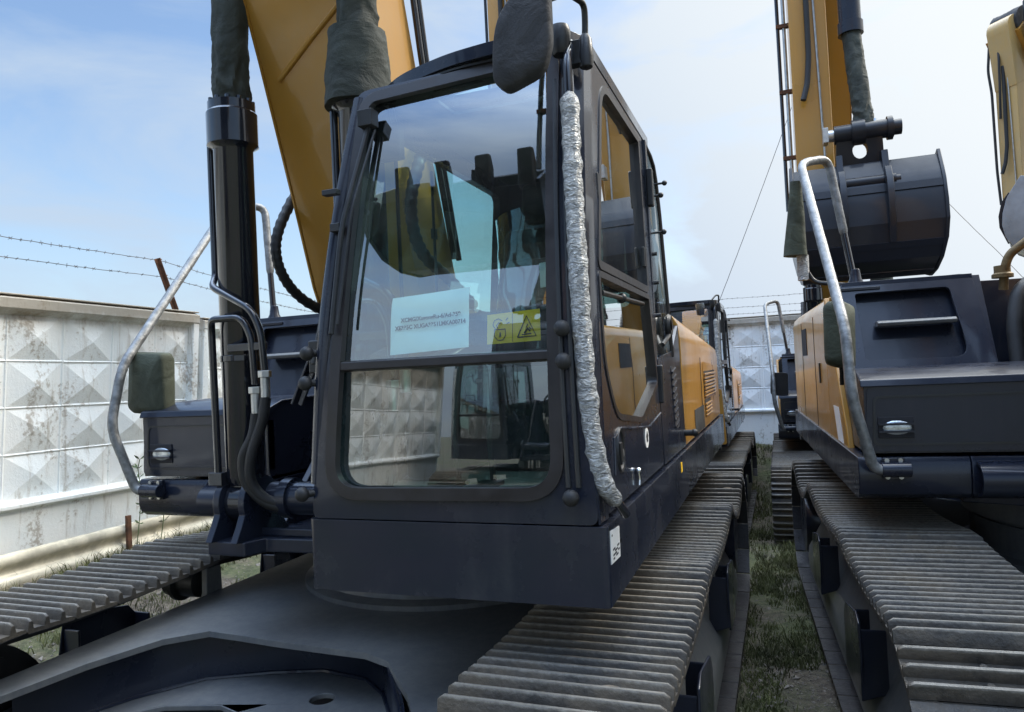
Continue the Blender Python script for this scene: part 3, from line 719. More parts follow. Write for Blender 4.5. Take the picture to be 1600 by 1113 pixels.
    hh = rpoly([(.77, -1.60, .02), (1.15, -1.60, .02), (1.15, -1.36, .02), (.77, -1.36, .02)], 3)
    rf.panel(ro, [hh], lambda u, v, d: (u, v, 3.094-d), .046)
    roof = rf.build('roof', M['cabp'], cab, bevel=.010, seg=2)
    t = MB(); t.prism(rpoly([(.66, -1.3, .1), (1.3, -1.3, .1), (1.3, -.45, .1), (.66, -.45, .1)]), 'z', 3.094, 3.122); t.build('roof_cap', M['cabp'], roof, bevel=.012, seg=2)
    g = MB(); g.sheet(grow(hh, .01), lambda u, v, d: (u, v, 3.072)); g.build('roof_hatch', M['glass_clear'], cab)
    hl = MB(); hl.panel([(.545, -1.67), (1.32, -1.67), (1.35, -.2), (.55, -.2)], [hh], lambda u, v, d: (u, v, 3.026-d), .012); hl.build('headliner', M['liner'], cab)
    hd = MB(); fo = rpoly([(.52, -1.50, .06), (.60, -1.58, .08), (.80, -1.675, .1), (.95, -1.712, .2), (1.325, -1.715, .03), (1.325, -1.615, .0), (.60, -1.48, .0)], 5)
    hd.prism(fo, 'z', 3.027, 3.05); hd.prism(grow(fo, .010), 'z', 3.034, 3.041); hd.build('rain_gutter', M['plastic'], roof)
    # windscreen
    ws = grid_glass(lambda z: .47+.095*(z-1.58)/1.42, lambda z: 1.297, 2.022, 3.02, 14, fm_front, .022).build('windscreen', M['glass'], cab, ang=180)
    lwn = grid_glass(lambda z: .47+.095*(z-1.58)/1.42, lambda z: 1.297, 1.565, 1.995, 6, lambda u, v, d: (u, -1.90+.045*(v-1.485)+d, v), .026).build('lower_windscreen', M['glass_low'], cab, ang=180)
    sl = MB(); o2 = grow(inner, .030); sl.panel(subdiv(o2), [subdiv(grow(inner, -.012))], lambda u, v, d: (u, yf(v)-.010+d, v), .03)
    sl.build('window_seal', M['seal'], ws, bevel=.006)
    br = MB(); v = []
    br.prism([(yf(2.0)-.008, 1.992), (yf(2.02)-.008, 2.022), (yf(2.02)+.05, 2.03), (yf(2.0)+.05, 1.985)], 'x', .50, 1.29); br.build('window_crossbar', M['seal'], ws, bevel=.005)
    # dark ribbed strip and black ball knobs on the pillars
    st = MB()
    for dx in (.03, .062):
        st.sweep([Vector((1.30+dx-.02*(z-1.5), yf(z)-.004, z)) for z in [1.6+i*.11 for i in range(13)]], .009, 8)
    st.build('pillar_trim', M['plastic'], cab)
    def knob(p, dr):
        m = MB(); p = Vector(p); d = Vector(dr).normalized(); m.cyl(p, p+d*.03, .013, n=12); m.ball(p+d*.045, .026, 14, (1, .9, 1)); m.build('rubber_knob', M['rubber'], cab)
    for z in (2.085, 1.985, 1.575): knob((1.345-.02*(z-1.5), yf(z)-.002, z), (.05, -1, 0))
    for z in (2.06, 1.955, 1.57): knob((.40+.05*(z-1.6), yf(z)+.01, z), (-.6, -.8, 0))
    tr = MB(); tr.tube([(.405, -1.87, 1.60), (.445, -1.86, 2.1), (.49, -1.80, 2.55), (.535, -1.69, 3.0)], .03, 14, .2); tr.build('corner_rail', M['cabp'], cab)
    wp = MB()
    wp.tube([(.50, -1.90, 2.12), (.535, -1.86, 2.5), (.60, -1.755, 2.88)], .010, 8); wp.tube([(.53, -1.905, 2.15), (.57, -1.85, 2.55), (.622, -1.75, 2.86)], .006, 6); wp.box((.60, -1.76, 2.9), (.06, .05, .06)); wp.tube([(.46, -1.87, 2.02), (.50, -1.86, 2.3), (.555, -1.76, 2.82), (.57, -1.7, 2.96)], .006, 6)
    wp.box((.505, -1.87, 2.62), (.06, .03, .02)); wp.box((.505, -1.845, 2.5), (.04, .03, .03))
    wp.build('wiper', M['plastic'], cab, bevel=.003)
    lb = MB(); lb.tube([(.36, -1.80, 2.02), (.385, -1.79, 2.13), (.43, -1.74, 2.45), (.48, -1.66, 2.72)], .02, 10, .03); lb.box((.365, -1.79, 2.05), (.05, .05, .12)); lb.build('visor_bracket', M['plastic'], cab, bevel=.006)
    sb = MB(); d_ = (Vector((.305, -1.75, 2.06))-Vector((.215, -1.75, 1.885))); q_ = d_.to_track_quat('Z', 'Y').to_matrix()
    sb.box((.26, -1.74, 1.97), (.035, .01, d_.length*1.05), M3=q_); sb.box((.285, -1.735, 1.965), (.012, .02, d_.length*1.05), M3=q_); sb.build('grille_strut', M['cabp'], cab, bevel=.003)
    # ---------------- door
    up = rpoly([(-1.69, 2.300, .03), (-.735, 2.300, .03), (-.715, 3.0, .03), (-1.47, 3.0, .13)], 7)
    low = rpoly([(-1.695, 2.27, .02), (-.735, 2.27, .02), (-.655, 1.875, .04), (-1.10, 1.742, .04), (-1.57, 1.79, .08), (-1.70, 1.97, .08)], 5)
    do = rpoly([(-1.79, 1.495, .03), (-.608, 1.495, .03), (-.608, 3.035, .02), (-1.60, 3.035, .06), (-1.70, 2.6, .1)], 4)
    mb = MB(); mb.panel(do, [up, low], fm_side, .045); door = mb.build('door', M['cabp'], root, bevel=.006)
    for nm, pl, ft in (('door_window', up, .012), ('lower_door_window', low, .008)):
        g = MB(); g.sheet(grow(pl, .004), lambda u, v, d: fm_side(u, v, .018+d)); gp = g.build(nm, M['glass_side'], door)
        s = MB(); s.panel(grow(pl, .012), [grow(pl, -.018 if nm == 'door_window' else -.010)], lambda u, v, d: fm_side(u, v, d-.004), .026); s.build('window_frame', M['seal'], gp)
    h = MB(); h.lathe((0, 0, 0), [(.0, -.012), (.045, -.012), (.055, .006), (.063, .008), (.068, .0), (.068, -.01)], 32, 'x')
    h.v = [(p[0]+xs_(1.67), p[1]*.85-1.555, p[2]*1.2+1.672) for p in h.v]; hn = h.build('door_handle', M['plastic'], door)
    l = MB(); l.lathe((xs_(1.67)-.004, -1.535, 1.66), [(0, .012), (.014, .012), (.018, .0)], 16, 'x'); l.build('lock', M['steel'], hn)
    b = MB(); b.prism([(-1.58, 1.70), (-1.545, 1.70), (-1.53, 1.63), (-1.56, 1.62)], 'x', xs_(1.66)-.006, xs_(1.66)+.008); b.build('latch_lever', M['plastic'], hn, bevel=.004)
    k = MB(); k.ball((xs_(1.55)+.01, -1.30, 1.565), .012); k.tube([(xs_(1.55)+.01, -1.30, 1.56), (xs_(1.55)+.012, -1.295, 1.535), (xs_(1.55)+.01, -1.30, 1.51)], .006, 8); k.build('door_stop', M['chrome'], door)
    s = MB(); s.lathe((xs_(1.66)+.002, -1.03, 1.662), [(0, .001), (.042, .001), (.042, -.001)], 28, 'x'); sk = s.build('arrow_sticker', M['white'], door)
    a = MB(); a.prism([(-1.045, 1.645), (-1.015, 1.645), (-1.015, 1.665), (-1.005, 1.665), (-1.03, 1.69), (-1.055, 1.665), (-1.045, 1.665)], 'x', xs_(1.66)+.004, xs_(1.66)+.005); a.build('arrow', M['ink'], sk)
    for z in (1.87, 2.80):
        m = MB(); m.bb(1.405, 1.435, -.62, -.575, z-.09, z+.09); m.build('hinge', M['plastic'], door, bevel=.008)
    m = MB(); m.tube([(1.395, -1.62, 2.215), (1.395, -.82, 2.235)], .010, 8); m.ball((1.395, -1.28, 2.223), .02); m.build('window_latch', M['plastic'], door)
    for y, z in ((-1.62, 2.58), (-.77, 2.45)):
        m = MB(); m.bb(xs_(z)-.01, xs_(z)+.004, y-.01, y+.01, z-.045, z+.045); m.build('window_grip', M['plastic'], door, bevel=.004)
    # door crease
    m = MB(); m.sweep([Vector((xs_(z)+.001, y, z)) for y, z in ((-1.66, 1.60), (-1.64, 1.72), (-1.52, 1.745), (-1.3, 1.725), (-.95, 1.70), (-.62, 1.735))], .005, 6); m.build('door_crease', M['cabp'], door)
    # quarter glass behind the door with dark edge tube and glass bolts
    q = rpoly([(-.57, 3.02, .01), (-.26, 2.985, .12), (-.185, 2.75, .1), (-.09, 2.01, .03), (-.57, 2.01, .01)], 6)
    g = MB(); g.sheet(q, lambda u, v, d: fm_side(u, v, .004+d)); qg = g.build('quarter_window', M['glass_clear'], root)
    e = MB(); e.sweep([Vector(fm_side(y, z, 0)) for y, z in ((-.56, 3.03), (-.38, 3.015), (-.29, 2.985), (-.24, 2.92), (-.185, 2.75), (-.135, 2.4), (-.085, 2.0))], .010, 8); e.build('edge_tube', M['seal'], qg)
    for y, z in ((-.25, 2.90), (-.40, 2.62), (-.42, 2.80)):
        m = MB(); m.cyl((xs_(z)-.05, y, z), (xs_(z)+.045, y, z), .006, n=8); m.ball((xs_(z)+.045, y, z), .014, 10); m.ball((xs_(z)-.05, y, z), .014, 10); m.build('glass_bolt', M['plastic'], qg)
    for z in (2.5, 2.36, 2.2):
        m = MB(); m.cyl((xs_(z)-.01, -.50, z), (xs_(z)+.018, -.50, z), .010, n=8); m.build('glass_bolt', M['plastic'], qg)
    m = MB(); m.lathe((xs_(2.15)+.02, -.28, 2.16), [(.03, -.012), (.05, -.015), (.06, 0), (.05, .015), (.03, .012)], 24, 'x'); m.tube([(xs_(2.1), -.40, 2.06), (xs_(2.1)+.02, -.33, 2.10), (xs_(2.1)+.02, -.29, 2.12)], .012, 8); m.build('horn_ring', M['plastic'], qg)
    # dark louvred panel between cab and engine
    m = MB(); m.panel(rpoly([(-.585, 1.49, .01), (.235, 1.49, .01), (.235, 2.19, .02), (-.08, 2.03, .05), (-.585, 1.995, .02)]), [], fm_side, .05); sp = m.build('side_panel', M['cabp'], root, bevel=.012)
    m = MB()
    m.panel(rpoly([(-.17, 1.62, .03), (-.0, 1.62, .03), (-.05, 1.95, .03), (-.19, 1.95, .03)]), [], lambda u, v, d: fm_side(u, v, d-.004), .006); vg = m.build('vent_grille', M['ink'], sp)
    m = MB()
    for i in range(9): m.box((xs_(1.8)+.006, -.10-.004*i, 1.64+.036*i), (.012, .13, .012), M3=Matrix.Rotation(radians(10), 3, 'X'))
    m.build('louvre', M['cabp'], vg, bevel=.003)
    m = MB(); m.cyl((1.415, .20, 1.565), (1.475, .20, 1.565), .018, n=12); m.ball((1.475, .2, 1.565), .022, 10); m.build('latch_knob', M['rubber'], sp)
    # ---------------- cab interior
    m = MB(); m.bb(.66, 1.14, -1.18, -.72, 1.84, 1.98)
    m.prism([(-.78, 1.95), (-.62, 1.95), (-.46, 2.62), (-.52, 2.70), (-.60, 2.66), (-.72, 2.2)], 'x', .66, 1.14)
    seat = m.build('seat', M['seatfab'], cab, bevel=.05, seg=4)
    m = MB(); m.prism([(-.60, 2.72), (-.50, 2.70), (-.44, 2.88), (-.50, 2.94), (-.56, 2.9)], 'x', .76, 1.04); m.build('headrest', M['seatfab'], seat, bevel=.03, seg=3)
    m = MB(); crumple(m, (.90, -.64, 1.99), (.90, -.50, 2.72), .27, .10, 5, 40, 36, 6); m.v = [(p[0], (p[1]+.6)*.45-.62, p[2]) for p in m.v]; m.build('plastic_seat_cover', M['plastic_film'], seat)
    m = MB(); m.bb(.74, 1.06, -1.1, -.75, 1.53, 1.84); m.build('seat_base', M['plastic'], seat, bevel=.02)
    for x in (.56, 1.23):
        m = MB(); m.prism([(-1.38, 1.53), (-.72, 1.53), (-.72, 2.08), (-1.1, 2.10), (-1.38, 2.02)], 'x', x-.085, x+.085); cn = m.build('console', M['plastic'], cab, bevel=.03, seg=3)
        m = MB(); m.tube([(x, -1.22, 2.05), (x, -1.24, 2.14), (x, -1.27, 2.22)], .018, 10); m.ball((x, -1.275, 2.24), .034, 12, (.9, 1, 1.6)); m.build('joystick', M['plastic'], cn)
    m = MB(); m.prism([(-.98, 2.16), (-.72, 2.14), (-.72, 2.20), (-.98, 2.215)], 'x', .58, .66); m.build('armrest', M['seatfab'], seat, bevel=.02)
    m = MB()
    for x in (.80, .94): m.tube([(x, -1.55, 1.53), (x, -1.58, 1.75), (x, -1.52, 1.98), (x, -1.50, 2.02)], .012, 8); m.box((x, -1.66, 1.56), (.09, .2, .015))
    m.build('travel_pedal', M['plastic'], cab)
    m = MB(); m.box((1.22, -1.50, 2.30), (.19, .05, .15), rz=radians(-25)); m.tube([(1.28, -1.5, 2.05), (1.27, -1.49, 2.25)], .015, 8); mo = m.build('monitor', M['plastic'], cab, bevel=.015)
    m = MB(); m.box((1.21, -1.53, 2.31), (.15, .006, .09), rz=radians(-25)); m.build('screen_film', M['white'], mo)
    m = MB(); m.box((1.17, -1.2, 2.63), (.14, .04, .10), rz=radians(-20)); m.tube([(1.2, -1.2, 2.6), (1.3, -1.15, 2.62), (1.36, -1.1, 2.8)], .012, 8); rd = m.build('radio_box', M['plastic'], cab, bevel=.01)
    m = MB(); m.box((1.163, -1.224, 2.635), (.11, .004, .06), rz=radians(-20)); m.build('radio_label', M['white'], rd)
    m = MB(); m.tube([(1.32, -1.55, 2.98), (1.16, -1.5, 2.95), (1.14, -1.45, 2.80), (1.16, -1.4, 2.72), (1.33, -1.42, 2.70)], .010, 8, .05); m.build('grab_handle', M['plastic'], cab)
    m = MB(); m.box((.455, -1.30, 2.45), (.012, .02, .9)); m.box((.485, -1.02, 2.46), (.012, .014, .9)); m.box((.475, -1.0, 2.62), (.02, .035, .05)); m.build('window_slider', M['plastic'], cab, bevel=.004)
    for nm, pl, fm, dd in (('left_window', grow(lh, .01), fm_left, .02),): 
        g = MB(); g.sheet(pl, lambda u, v, d: fm_left(u, v, .018+d)); g.build('side_window', M['glass_left'], cab)
    g = MB(); g.sheet(grow(rpoly([(.62, 2.28, .04), (1.22, 2.28, .04), (1.20, 2.86, .04), (.65, 2.86, .04)]), .01), lambda u, v, d: (u, -.165-d, v)); g.build('rear_window', M['glass_left'], cab)
    m = MB(); m.box((.98, -.185, 2.33), (.10, .004, .12)); m.box((.86, -.185, 2.31), (.08, .004, .07)); m.build('warning_sticker', M['orange'], cab)
    m = MB(); m.tube([(.62, -1.62, 3.0), (.62, -1.6, 2.93)], .012, 8); m.box((.60, -1.60, 2.86), (.10, .04, .14)); m.build('inner_mirror', M['plastic'], cab, bevel=.012)
    # ---------------- engine hood, panels, counterweight
    hp = [(-1.5, 1.42), (-1.5, 2.28), (-1.46, 2.345), (-1.38, 2.372), (-.9, 2.39), (.1, 2.38), (.55, 2.30), (1.1, 2.268), (1.30, 2.258), (1.385, 2.225), (1.412, 2.12), (1.42, 1.49)]
    m = MB(); m.prism([(p[0]*.985, p[1]-.004) for p in hp], 'y', .24, 2.77); m.v = [(p[0], p[1], p[2]-(.17*(p[2]-1.9)/.4 if p[1] > 2 and p[2] > 1.9 and p[0] > 0 else 0)) for p in m.v]; ec = m.build('engine_cover', M['navy'], root, bevel=.016, seg=3)
    def strip(pts, y0, y1, t=.024):
        mb = MB(); k = len(pts); inn = []
        for i in range(k):
            d = (Vector(pts[min(i+1, k-1)])-Vector(pts[max(i-1, 0)])).normalized(); inn.append((pts[i][0]+d.y*t, pts[i][1]-d.x*t))
        mb.prism(list(pts)+inn[::-1], 'y', y0, y1); return mb
    hood = strip([(1.42, 1.49), (1.416, 2.10), (1.406, 2.19), (1.375, 2.245), (1.33, 2.262), (1.25, 2.266)][::-1], .245, 2.78)
    hood.v = [(p[0], p[1], p[2]-(.16*(p[2]-1.9)/.4 if p[1] > 2 and p[2] > 1.9 else 0)) for p in hood.v]; hood = hood.build('side_cover', M['yellow'], root, bevel=.006)
    hood2 = strip([(-1.5, 1.42), (-1.5, 2.26), (-1.485, 2.32), (-1.44, 2.36), (-1.36, 2.378)], .245, 2.78).build('side_cover', M['yellow'], root, bevel=.006)
    m = MB(); m.panel([(-.50, 1.42), (-.44, 1.56), (.22, 2.34), (.243, 2.34), (.243, 1.42)], [], lambda u, v, d: (-1.5+d, u, v), .035); m.build('front_side_panel', M['yellow'], hood2, bevel=.01)
    m = MB()
    for y in (1.25,): m.bb(1.4195, 1.4225, y, y+.012, 1.49, 2.0)
    m.build('panel_seam', M['ink'], hood); m = MB()
    for y in (.95, 1.9): m.bb(-1.5025, -1.4995, y, y+.012, 1.42, 2.26)
    m.build('panel_seam', M['ink'], hood2)
    m = MB(); m.panel(rpoly([(1.42, 1.84, .02), (2.35, 1.84, .02), (2.35, 1.94, .02), (1.42, 1.97, .02)]), [], lambda u, v, d: (1.4215+d-.003, u, v), .002); m.build('recess_panel', M['yellow'], hood)
    for (y0, y1, z0, z1) in ((1.45, 2.35, 1.70, 1.90), (1.45, 1.9, 1.56, 1.69)):
        m = MB(); m.bb(1.419, 1.4225, y0, y1, z0, z1); vg = m.build('vent_grille', M['ink'], hood); m = MB(); k = int((z1-z0)/.027)
        for i in range(k): m.box((1.427, (y0+y1)/2, z0+.014+i*.027), (.012, y1-y0, .013), M3=Matrix.Rotation(radians(25), 3, 'Y'))
        m.build('louvre', M['yellow'], vg)
    m = MB(); m.bb(-1.5045, -1.4995, 1.5, 1.88, 1.98, 2.2); m.build('vent_grille', M['ink'], hood2)
    m = MB(); m.bb(-1.51, -1.499, .62, .66, 1.78, 1.92); m.build('panel_latch', M['plastic'], hood2, bevel=.003)
    m = MB(); m.prism(rpoly([(-1.49, 2.79, .02), (1.41, 2.79, .02), (1.40, 3.05, .15), (.9, 3.32, .3), (-.9, 3.32, .3), (-1.48, 3.05, .15)]), 'z', 1.16, 2.06); m.build('counterweight', M['navy'], root, bevel=.07, seg=4)
    # ---------------- right hand side boxes
    m = MB(); m.prism([(-.78, 1.235), (-.845, 1.242), (-.885, 1.268), (-.90, 1.31), (-.90, 1.42), (-.88, 1.452), (2.9, 1.456), (2.9, 1.235)], 'x', -1.515, -1.02)
    m.prism([(-.78, 1.235), (-.845, 1.242), (-.885, 1.268), (-.90, 1.31), (-.90, 1.42), (-.88, 1.452), (-.3, 1.456), (-.3, 1.235)], 'x', -1.018, -.60)
    rs = m.build('side_skirt', M['navy'], root, bevel=.02, seg=3)
    m = MB()
    for i in range(13):
        pass
    arc = [(-.90-.10*sin(a), 1.345-.085*cos(a)) for a in [pi*i/14 for i in range(15)]]; ar2 = [(-.90-.085*sin(a), 1.345-.07*cos(a)) for a in [pi*i/14 for i in reversed(range(15))]]
    m.prism(arc+ar2, 'x', -1.0, -.58); m.build('hose_guard', M['navy'], rs)
    m = MB(); m.panel(rpoly([(-1.475, 1.478, .03), (-.60, 1.478, .03), (-.60, 1.80, .03), (-1.455, 1.80, .03)]), [], lambda u, v, d: (u, -.895+d, v), .05)
    m.prism([(-.89, 1.47), (-.89, 1.80), (-.80, 1.865), (-.2, 1.88), (-.2, 1.47)], 'x', -1.47, -.60)
    tb = m.build('tool_box', M['navy'], root, bevel=.022, seg=3)
    m = MB(); m.prism([(-.905, 1.80), (-.89, 1.835), (-.78, 1.872), (-.35, 1.888), (-.35, 1.872), (-.78, 1.857), (-.88, 1.80)], 'x', -1.485, -.59); m.build('lid', M['navy'], tb, bevel=.006)
    m = MB(); m.panel(rpoly([(-1.44, 1.51, .03), (-.60, 1.51, .0), (-.60, 1.755, .0), (-1.43, 1.755, .03)]), [rpoly([(-1.43, 1.52, .03), (-.61, 1.52, .0), (-.61, 1.745, .0), (-1.42, 1.745, .03)])], lambda u, v, d: (u, -.899+d, v), .006); m.build('panel_groove', M['plastic'], tb)
    m = MB(); m.bb(-1.415, -1.255, -.902, -.893, 1.545, 1.65); hl_ = m.build('headlight', M['ink'], tb, bevel=.003)
    m = MB(); m.ball((-1.33, -.9, 1.596), .05, 18, (1.35, .2, .72)); m.build('lens', M['lamp'], hl_)
    m = MB()
    for z in (1.615, 1.578): m.bb(-1.415, -1.255, -.920, -.897, z-.005, z+.005)
    m.build('lamp_bar', M['navy'], hl_)
    # fuel tank with sloped face, recess and step
    def fm_tank(u, v, d): return (u, -.20+.26*(v-1.83)/.58+d*.91, v-d*.41)
    to = rpoly([(-1.40, 1.835, .03), (-.665, 1.835, .03), (-.70, 2.42, .07), (-1.42, 2.40, .04)]); th = rpoly([(-1.33, 1.925, .02), (-.79, 1.925, .09), (-.83, 2.345, .03), (-1.345, 2.34, .02)], 6)
    m = MB(); m.panel(to, [th], fm_tank, .02); m.panel(to, [], lambda u, v, d: fm_tank(u, v, .065+d), .01)
    m.prism([(-.19, 1.84), (.065, 2.405), (.5, 2.42), (.5, 1.84)], 'x', -1.418, -1.39); m.prism([(-.19, 1.84), (.065, 2.405), (.5, 2.42), (.5, 1.84)], 'x', -.715, -.66)
    m.prism([(.05, 2.39), (.055, 2.415), (.5, 2.425), (.5, 2.39)], 'x', -1.41, -.70)
    tk = m.build('fuel_tank', M['navy'], root, bevel=.014, seg=3)
    m = MB(); m.prism([(-.10, 2.125), (.0, 2.125), (.0, 2.15), (-.085, 2.16), (-.11, 2.145)], 'x', -1.25, -.83); m.build('step_plate', M['navy_dusty'], tk, bevel=.006)
    m = MB(); m.tube([(-.56, .0, 2.30), (-.555, -.02, 2.42), (-.53, -.03, 2.50), (-.44, -.05, 2.57)], .024, 12); m.lathe((-.56, .0, 2.42), [(.024, -.05), (.055, -.05), (.055, -.03), (.042, -.02), (.042, .02), (.024, .02)], 16); m.build('filler_pipe', M['old_brass'], tk)
    m = MB(); m.tube([(-.56, -.16, 1.86), (-.55, -.10, 2.1), (-.50, -.05, 2.28), (-.42, .0, 2.34)], .042, 14, .1); m.tube([(-.46, -.2, 1.86), (-.45, -.15, 2.1), (-.38, -.1, 2.24), (-.3, .0, 2.26)], .042, 14, .1); m.build('hydraulic_hose', M['rubber'], tk)
    # handrail in foil
    hr = [(-1.36, -.955, 1.398), (-1.455, -.965, 1.40), (-1.545, -1.04, 1.76), (-1.545, -.95, 2.10), (-1.615, .0, 3.18), (-1.43, .19, 3.235), (-1.325, .113, 2.38)]
    m = MB(); m.tube(hr, .021, 12, .09); rail = m.build('handrail', M['black'], root)
    def lerp(a, b, t): return tuple(Vector(a).lerp(Vector(b), t))
    m = MB(); wrap(m, hr[:6]+[lerp(hr[5], hr[6], .62)], .0262, 1, .09, .05); m.build('foil_wrap', M['film'], rail)
    m = MB(); m.cyl((-1.42, -.955, 1.398), (-1.29, -.955, 1.398), .036, n=18); m.bb(-1.41, -1.31, -.925, -.9, 1.345, 1.452); rc = m.build('rail_clamp', M['navy'], rail, bevel=.004)
    for x in (-1.39, -1.33):
        for z in (1.358, 1.44): m = MB(); m.cyl((x, -.925, z), (x, -.935, z), .011, n=8); m.build('bolt', M['steel'], rc)
    m = MB(); m.lathe((-1.322, .112, 0), [(.0, 2.50), (.026, 2.50), (.034, 2.44), (.055, 2.40), (.06, 2.373), (.0, 2.373)], 20); m.bb(-1.44, -1.2, .03, .2, 2.36, 2.378); m.build('rail_socket', M['navy'], rail, bevel=.003)
    # front right mirror on an arm, under a cover
    mo = (-1.39, -.80, 1.78)
    m = MB(); m.prism(rpoly([(-1.595, 1.85, .06), (-1.36, 1.83, .05), (-1.35, 2.15, .04), (-1.575, 2.165, .05)], 6), 'y', -.86, -.78); mir = m.build('mirror', M['plastic'], root, bevel=.02, origin=mo)
    m = MB(); m.tube([(-1.44, -.81, 1.9), (-1.45, -.81, 1.825), (-1.40, -.80, 1.80), (-1.37, -.79, 1.72)], .011, 8, .03); a = m.build('mirror_arm', M['plastic'], mir); a.location = (-mo[0], -mo[1], -mo[2])
    # ---------------- boom
    U = [(-.50, 1.80), (-.66, 2.12), (-.82, 2.455), (-.95, 2.85), (-1.08, 3.226), (-1.18, 3.51), (-1.28, 3.776), (-1.45, 4.3), (-1.65, 4.9), (-1.95, 5.6), (-2.35, 6.4), (-2.7, 7.1), (-2.95, 7.55)]
    T = [(-2.75, 7.75), (-2.4, 7.4), (-1.85, 6.65), (-1.38, 5.8), (-1.08, 5.0), (-.92, 4.4), (-.80, 3.85), (-.69, 3.5), (-.52, 3.0), (-.33, 2.5), (-.16, 2.12), (-.2, 1.9), (-.35, 1.8)]
    m = MB(); m.prism(U+T, 'x', -.325, .275); boom = m.build('boom', M['yellow'], root, bevel=.010)
    m = MB()
    for x in (-.3275, .2775): m.prism([(p[0]-.006, p[1]) for p in U]+[(p[0]+.03, p[1]+.004) for p in reversed(U)], 'x', x-.0045, x+.0045)
    m.build('weld_flange', M['yellow'], boom)
    m = MB()
    def us(z):
        for a, b in zip(U[:-1], U[1:]):
            if a[1] <= z <= b[1]: return a[0]+(b[0]-a[0])*(z-a[1])/(b[1]-a[1])
    m.sweep([Vector((x, us(z)-.002, z)) for x, z in ((-.24, 3.42), (-.03, 3.55), (.25, 3.71))], .012, 8); m.build('weld_seam', M['yellow'], boom)
    for dx in (.0, .06):
        m = MB(); m.tube([(.30, -.40+dx, 2.6), (.31, -.58+dx, 3.1), (.31, -.72+dx, 3.6), (.31, -.85+dx, 4.2), (.31, -.98+dx, 4.9)], .017, 10); m.build('hydraulic_pipe', M['black'], boom)
    m = MB(); m.box((.30, -.68, 3.30), (.06, .16, .05)); m.build('pipe_clamp', M['steel'], boom, bevel=.006)
    m = MB(); pts = [Vector((-.36, -.75, 3.1)), Vector((-.37, -.95, 2.86)), Vector((-.37, -1.06, 2.66)), Vector((-.36, -1.03, 2.50)), Vector((-.34, -.88, 2.38)), Vector((-.3, -.6, 2.3))]
    sm = []
    for i in range(len(pts)-1):
        p0, p1, p2, p3 = pts[max(i-1, 0)], pts[i], pts[i+1], pts[min(i+2, len(pts)-1)]
        for k in range(14):
            t = k/14; sm.append(.5*((2*p1)+(-p0+p2)*t+(2*p0-5*p1+4*p2-p3)*t*t+(-p0+3*p1-3*p2+p3)*t**3))
    m.sweep(sm, .026, 12, True, lambda t, th, p: .026*(1+.10*sin(t*len(sm)*2.2))); m.build('corrugated_hose', M['rubber'], boom)
    m = MB(); hp_ = [Vector((.31, -.50, 3.36)), Vector((.33, -.66, 3.24)), Vector((.335, -.83, 3.04)), Vector((.335, -.95, 2.79)), Vector((.335, -.87, 2.58)), Vector((.33, -.52, 2.46)), Vector((.32, -.2, 2.35))]; sm2 = []
    for i in range(len(hp_)-1):
        p0, p1, p2, p3 = hp_[max(i-1, 0)], hp_[i], hp_[i+1], hp_[min(i+2, len(hp_)-1)]
        for k in range(16):
            t = k/16; sm2.append(.5*((2*p1)+(-p0+p2)*t+(2*p0-5*p1+4*p2-p3)*t*t+(-p0+3*p1-3*p2+p3)*t**3))
    m.sweep(sm2, .03, 12, True, lambda t, th, p: .03*(1+.12*sin(t*len(sm2)*2.0))); m.build('corrugated_hose', M['rubber'], boom)
    # ---------------- boom cylinders
    for k, (x, y) in enumerate(((-.412, -1.29), (.37, -1.43))):
        m = MB(); m.lathe((x, y, 0), [(0, 1.50), (.075, 1.50), (.09, 1.54), (.09, 3.06), (.096, 3.07), (.116, 3.085), (.116, 3.235), (.108, 3.245), (.108, 3.285), (0, 3.285)], 40)
        m.lathe((x, y, 1.42), [(0, -.05), (.095, -.05), (.095, .05), (0, .05)], 28, 'x'); m.bb(x-.048, x+.048, y-.06, y+.06, 1.42, 1.52)
        cy = m.build('boom_cylinder', M['black'], root, ang=35)
        for i in range(12): a = 2*pi*i/12; m = MB(); m.cyl((x+.095*cos(a), y+.095*sin(a), 3.28), (x+.095*cos(a), y+.095*sin(a), 3.3), .011, n=6); m.build('gland_bolt', M['black'], cy)
        m = MB(); m.cyl((x, y, 3.28), (x+.02, y+.05, 5.3), .05); m.build('rod', M['chrome'], cy)
        m = MB(); crumple(m, (x, y, 3.265), (x+.02, y+.03, 4.9), .082, .30, 3+k*9, 190, 48, 9)
        if k == 1: crumple(m, (x, y-.005, 3.085), (x+.005, y, 3.40), .150, .13, 71, 70, 44, 10, (.95, .78))
        m.build('rod_cover', M['sleeve'], cy)
        m = MB(); px = x-.108 if k == 0 else x-.11; yy = y-.03
        m.tube([(px, yy, 3.24), (px, yy, 2.47), (px+.03, yy-.06, 2.42), (x+.16, y-.12, 2.30), (x+.205, y-.11, 2.2), (x+.21, y-.10, 2.02)], .0165, 12, .06)
        m.tube([(x-.085, y-.085, 1.53), (x-.088, y-.09, 2.22), (x-.06, y-.12, 2.265), (x+.11, y-.12, 2.265), (x+.152, y-.11, 2.18), (x+.155, y-.10, 1.96)], .0165, 12, .06)
        m.box((px+.02, yy+.02, 3.23), (.07, .06, .05)); m.box((x+.12, y-.10, 2.13), (.2, .03, .035))
        m.lathe((x, y, 0), [(.0905, 2.07), (.094, 2.07), (.094, 2.1), (.0905, 2.1)], 32); m.box((x-.088, y-.08, 1.535), (.075, .05, .06))
        m.build('hydraulic_pipe', M['black'], cy, bevel=.003)
        m = MB()
        for fx, fz in ((x+.21, 1.99), (x+.155, 1.92)):
            m.cyl((fx, y-.10, fz+.03), (fx, y-.10, fz-.0), .030, n=6); m.cyl((fx, y-.10, fz), (fx, y-.10, fz-.09), .021, n=14)
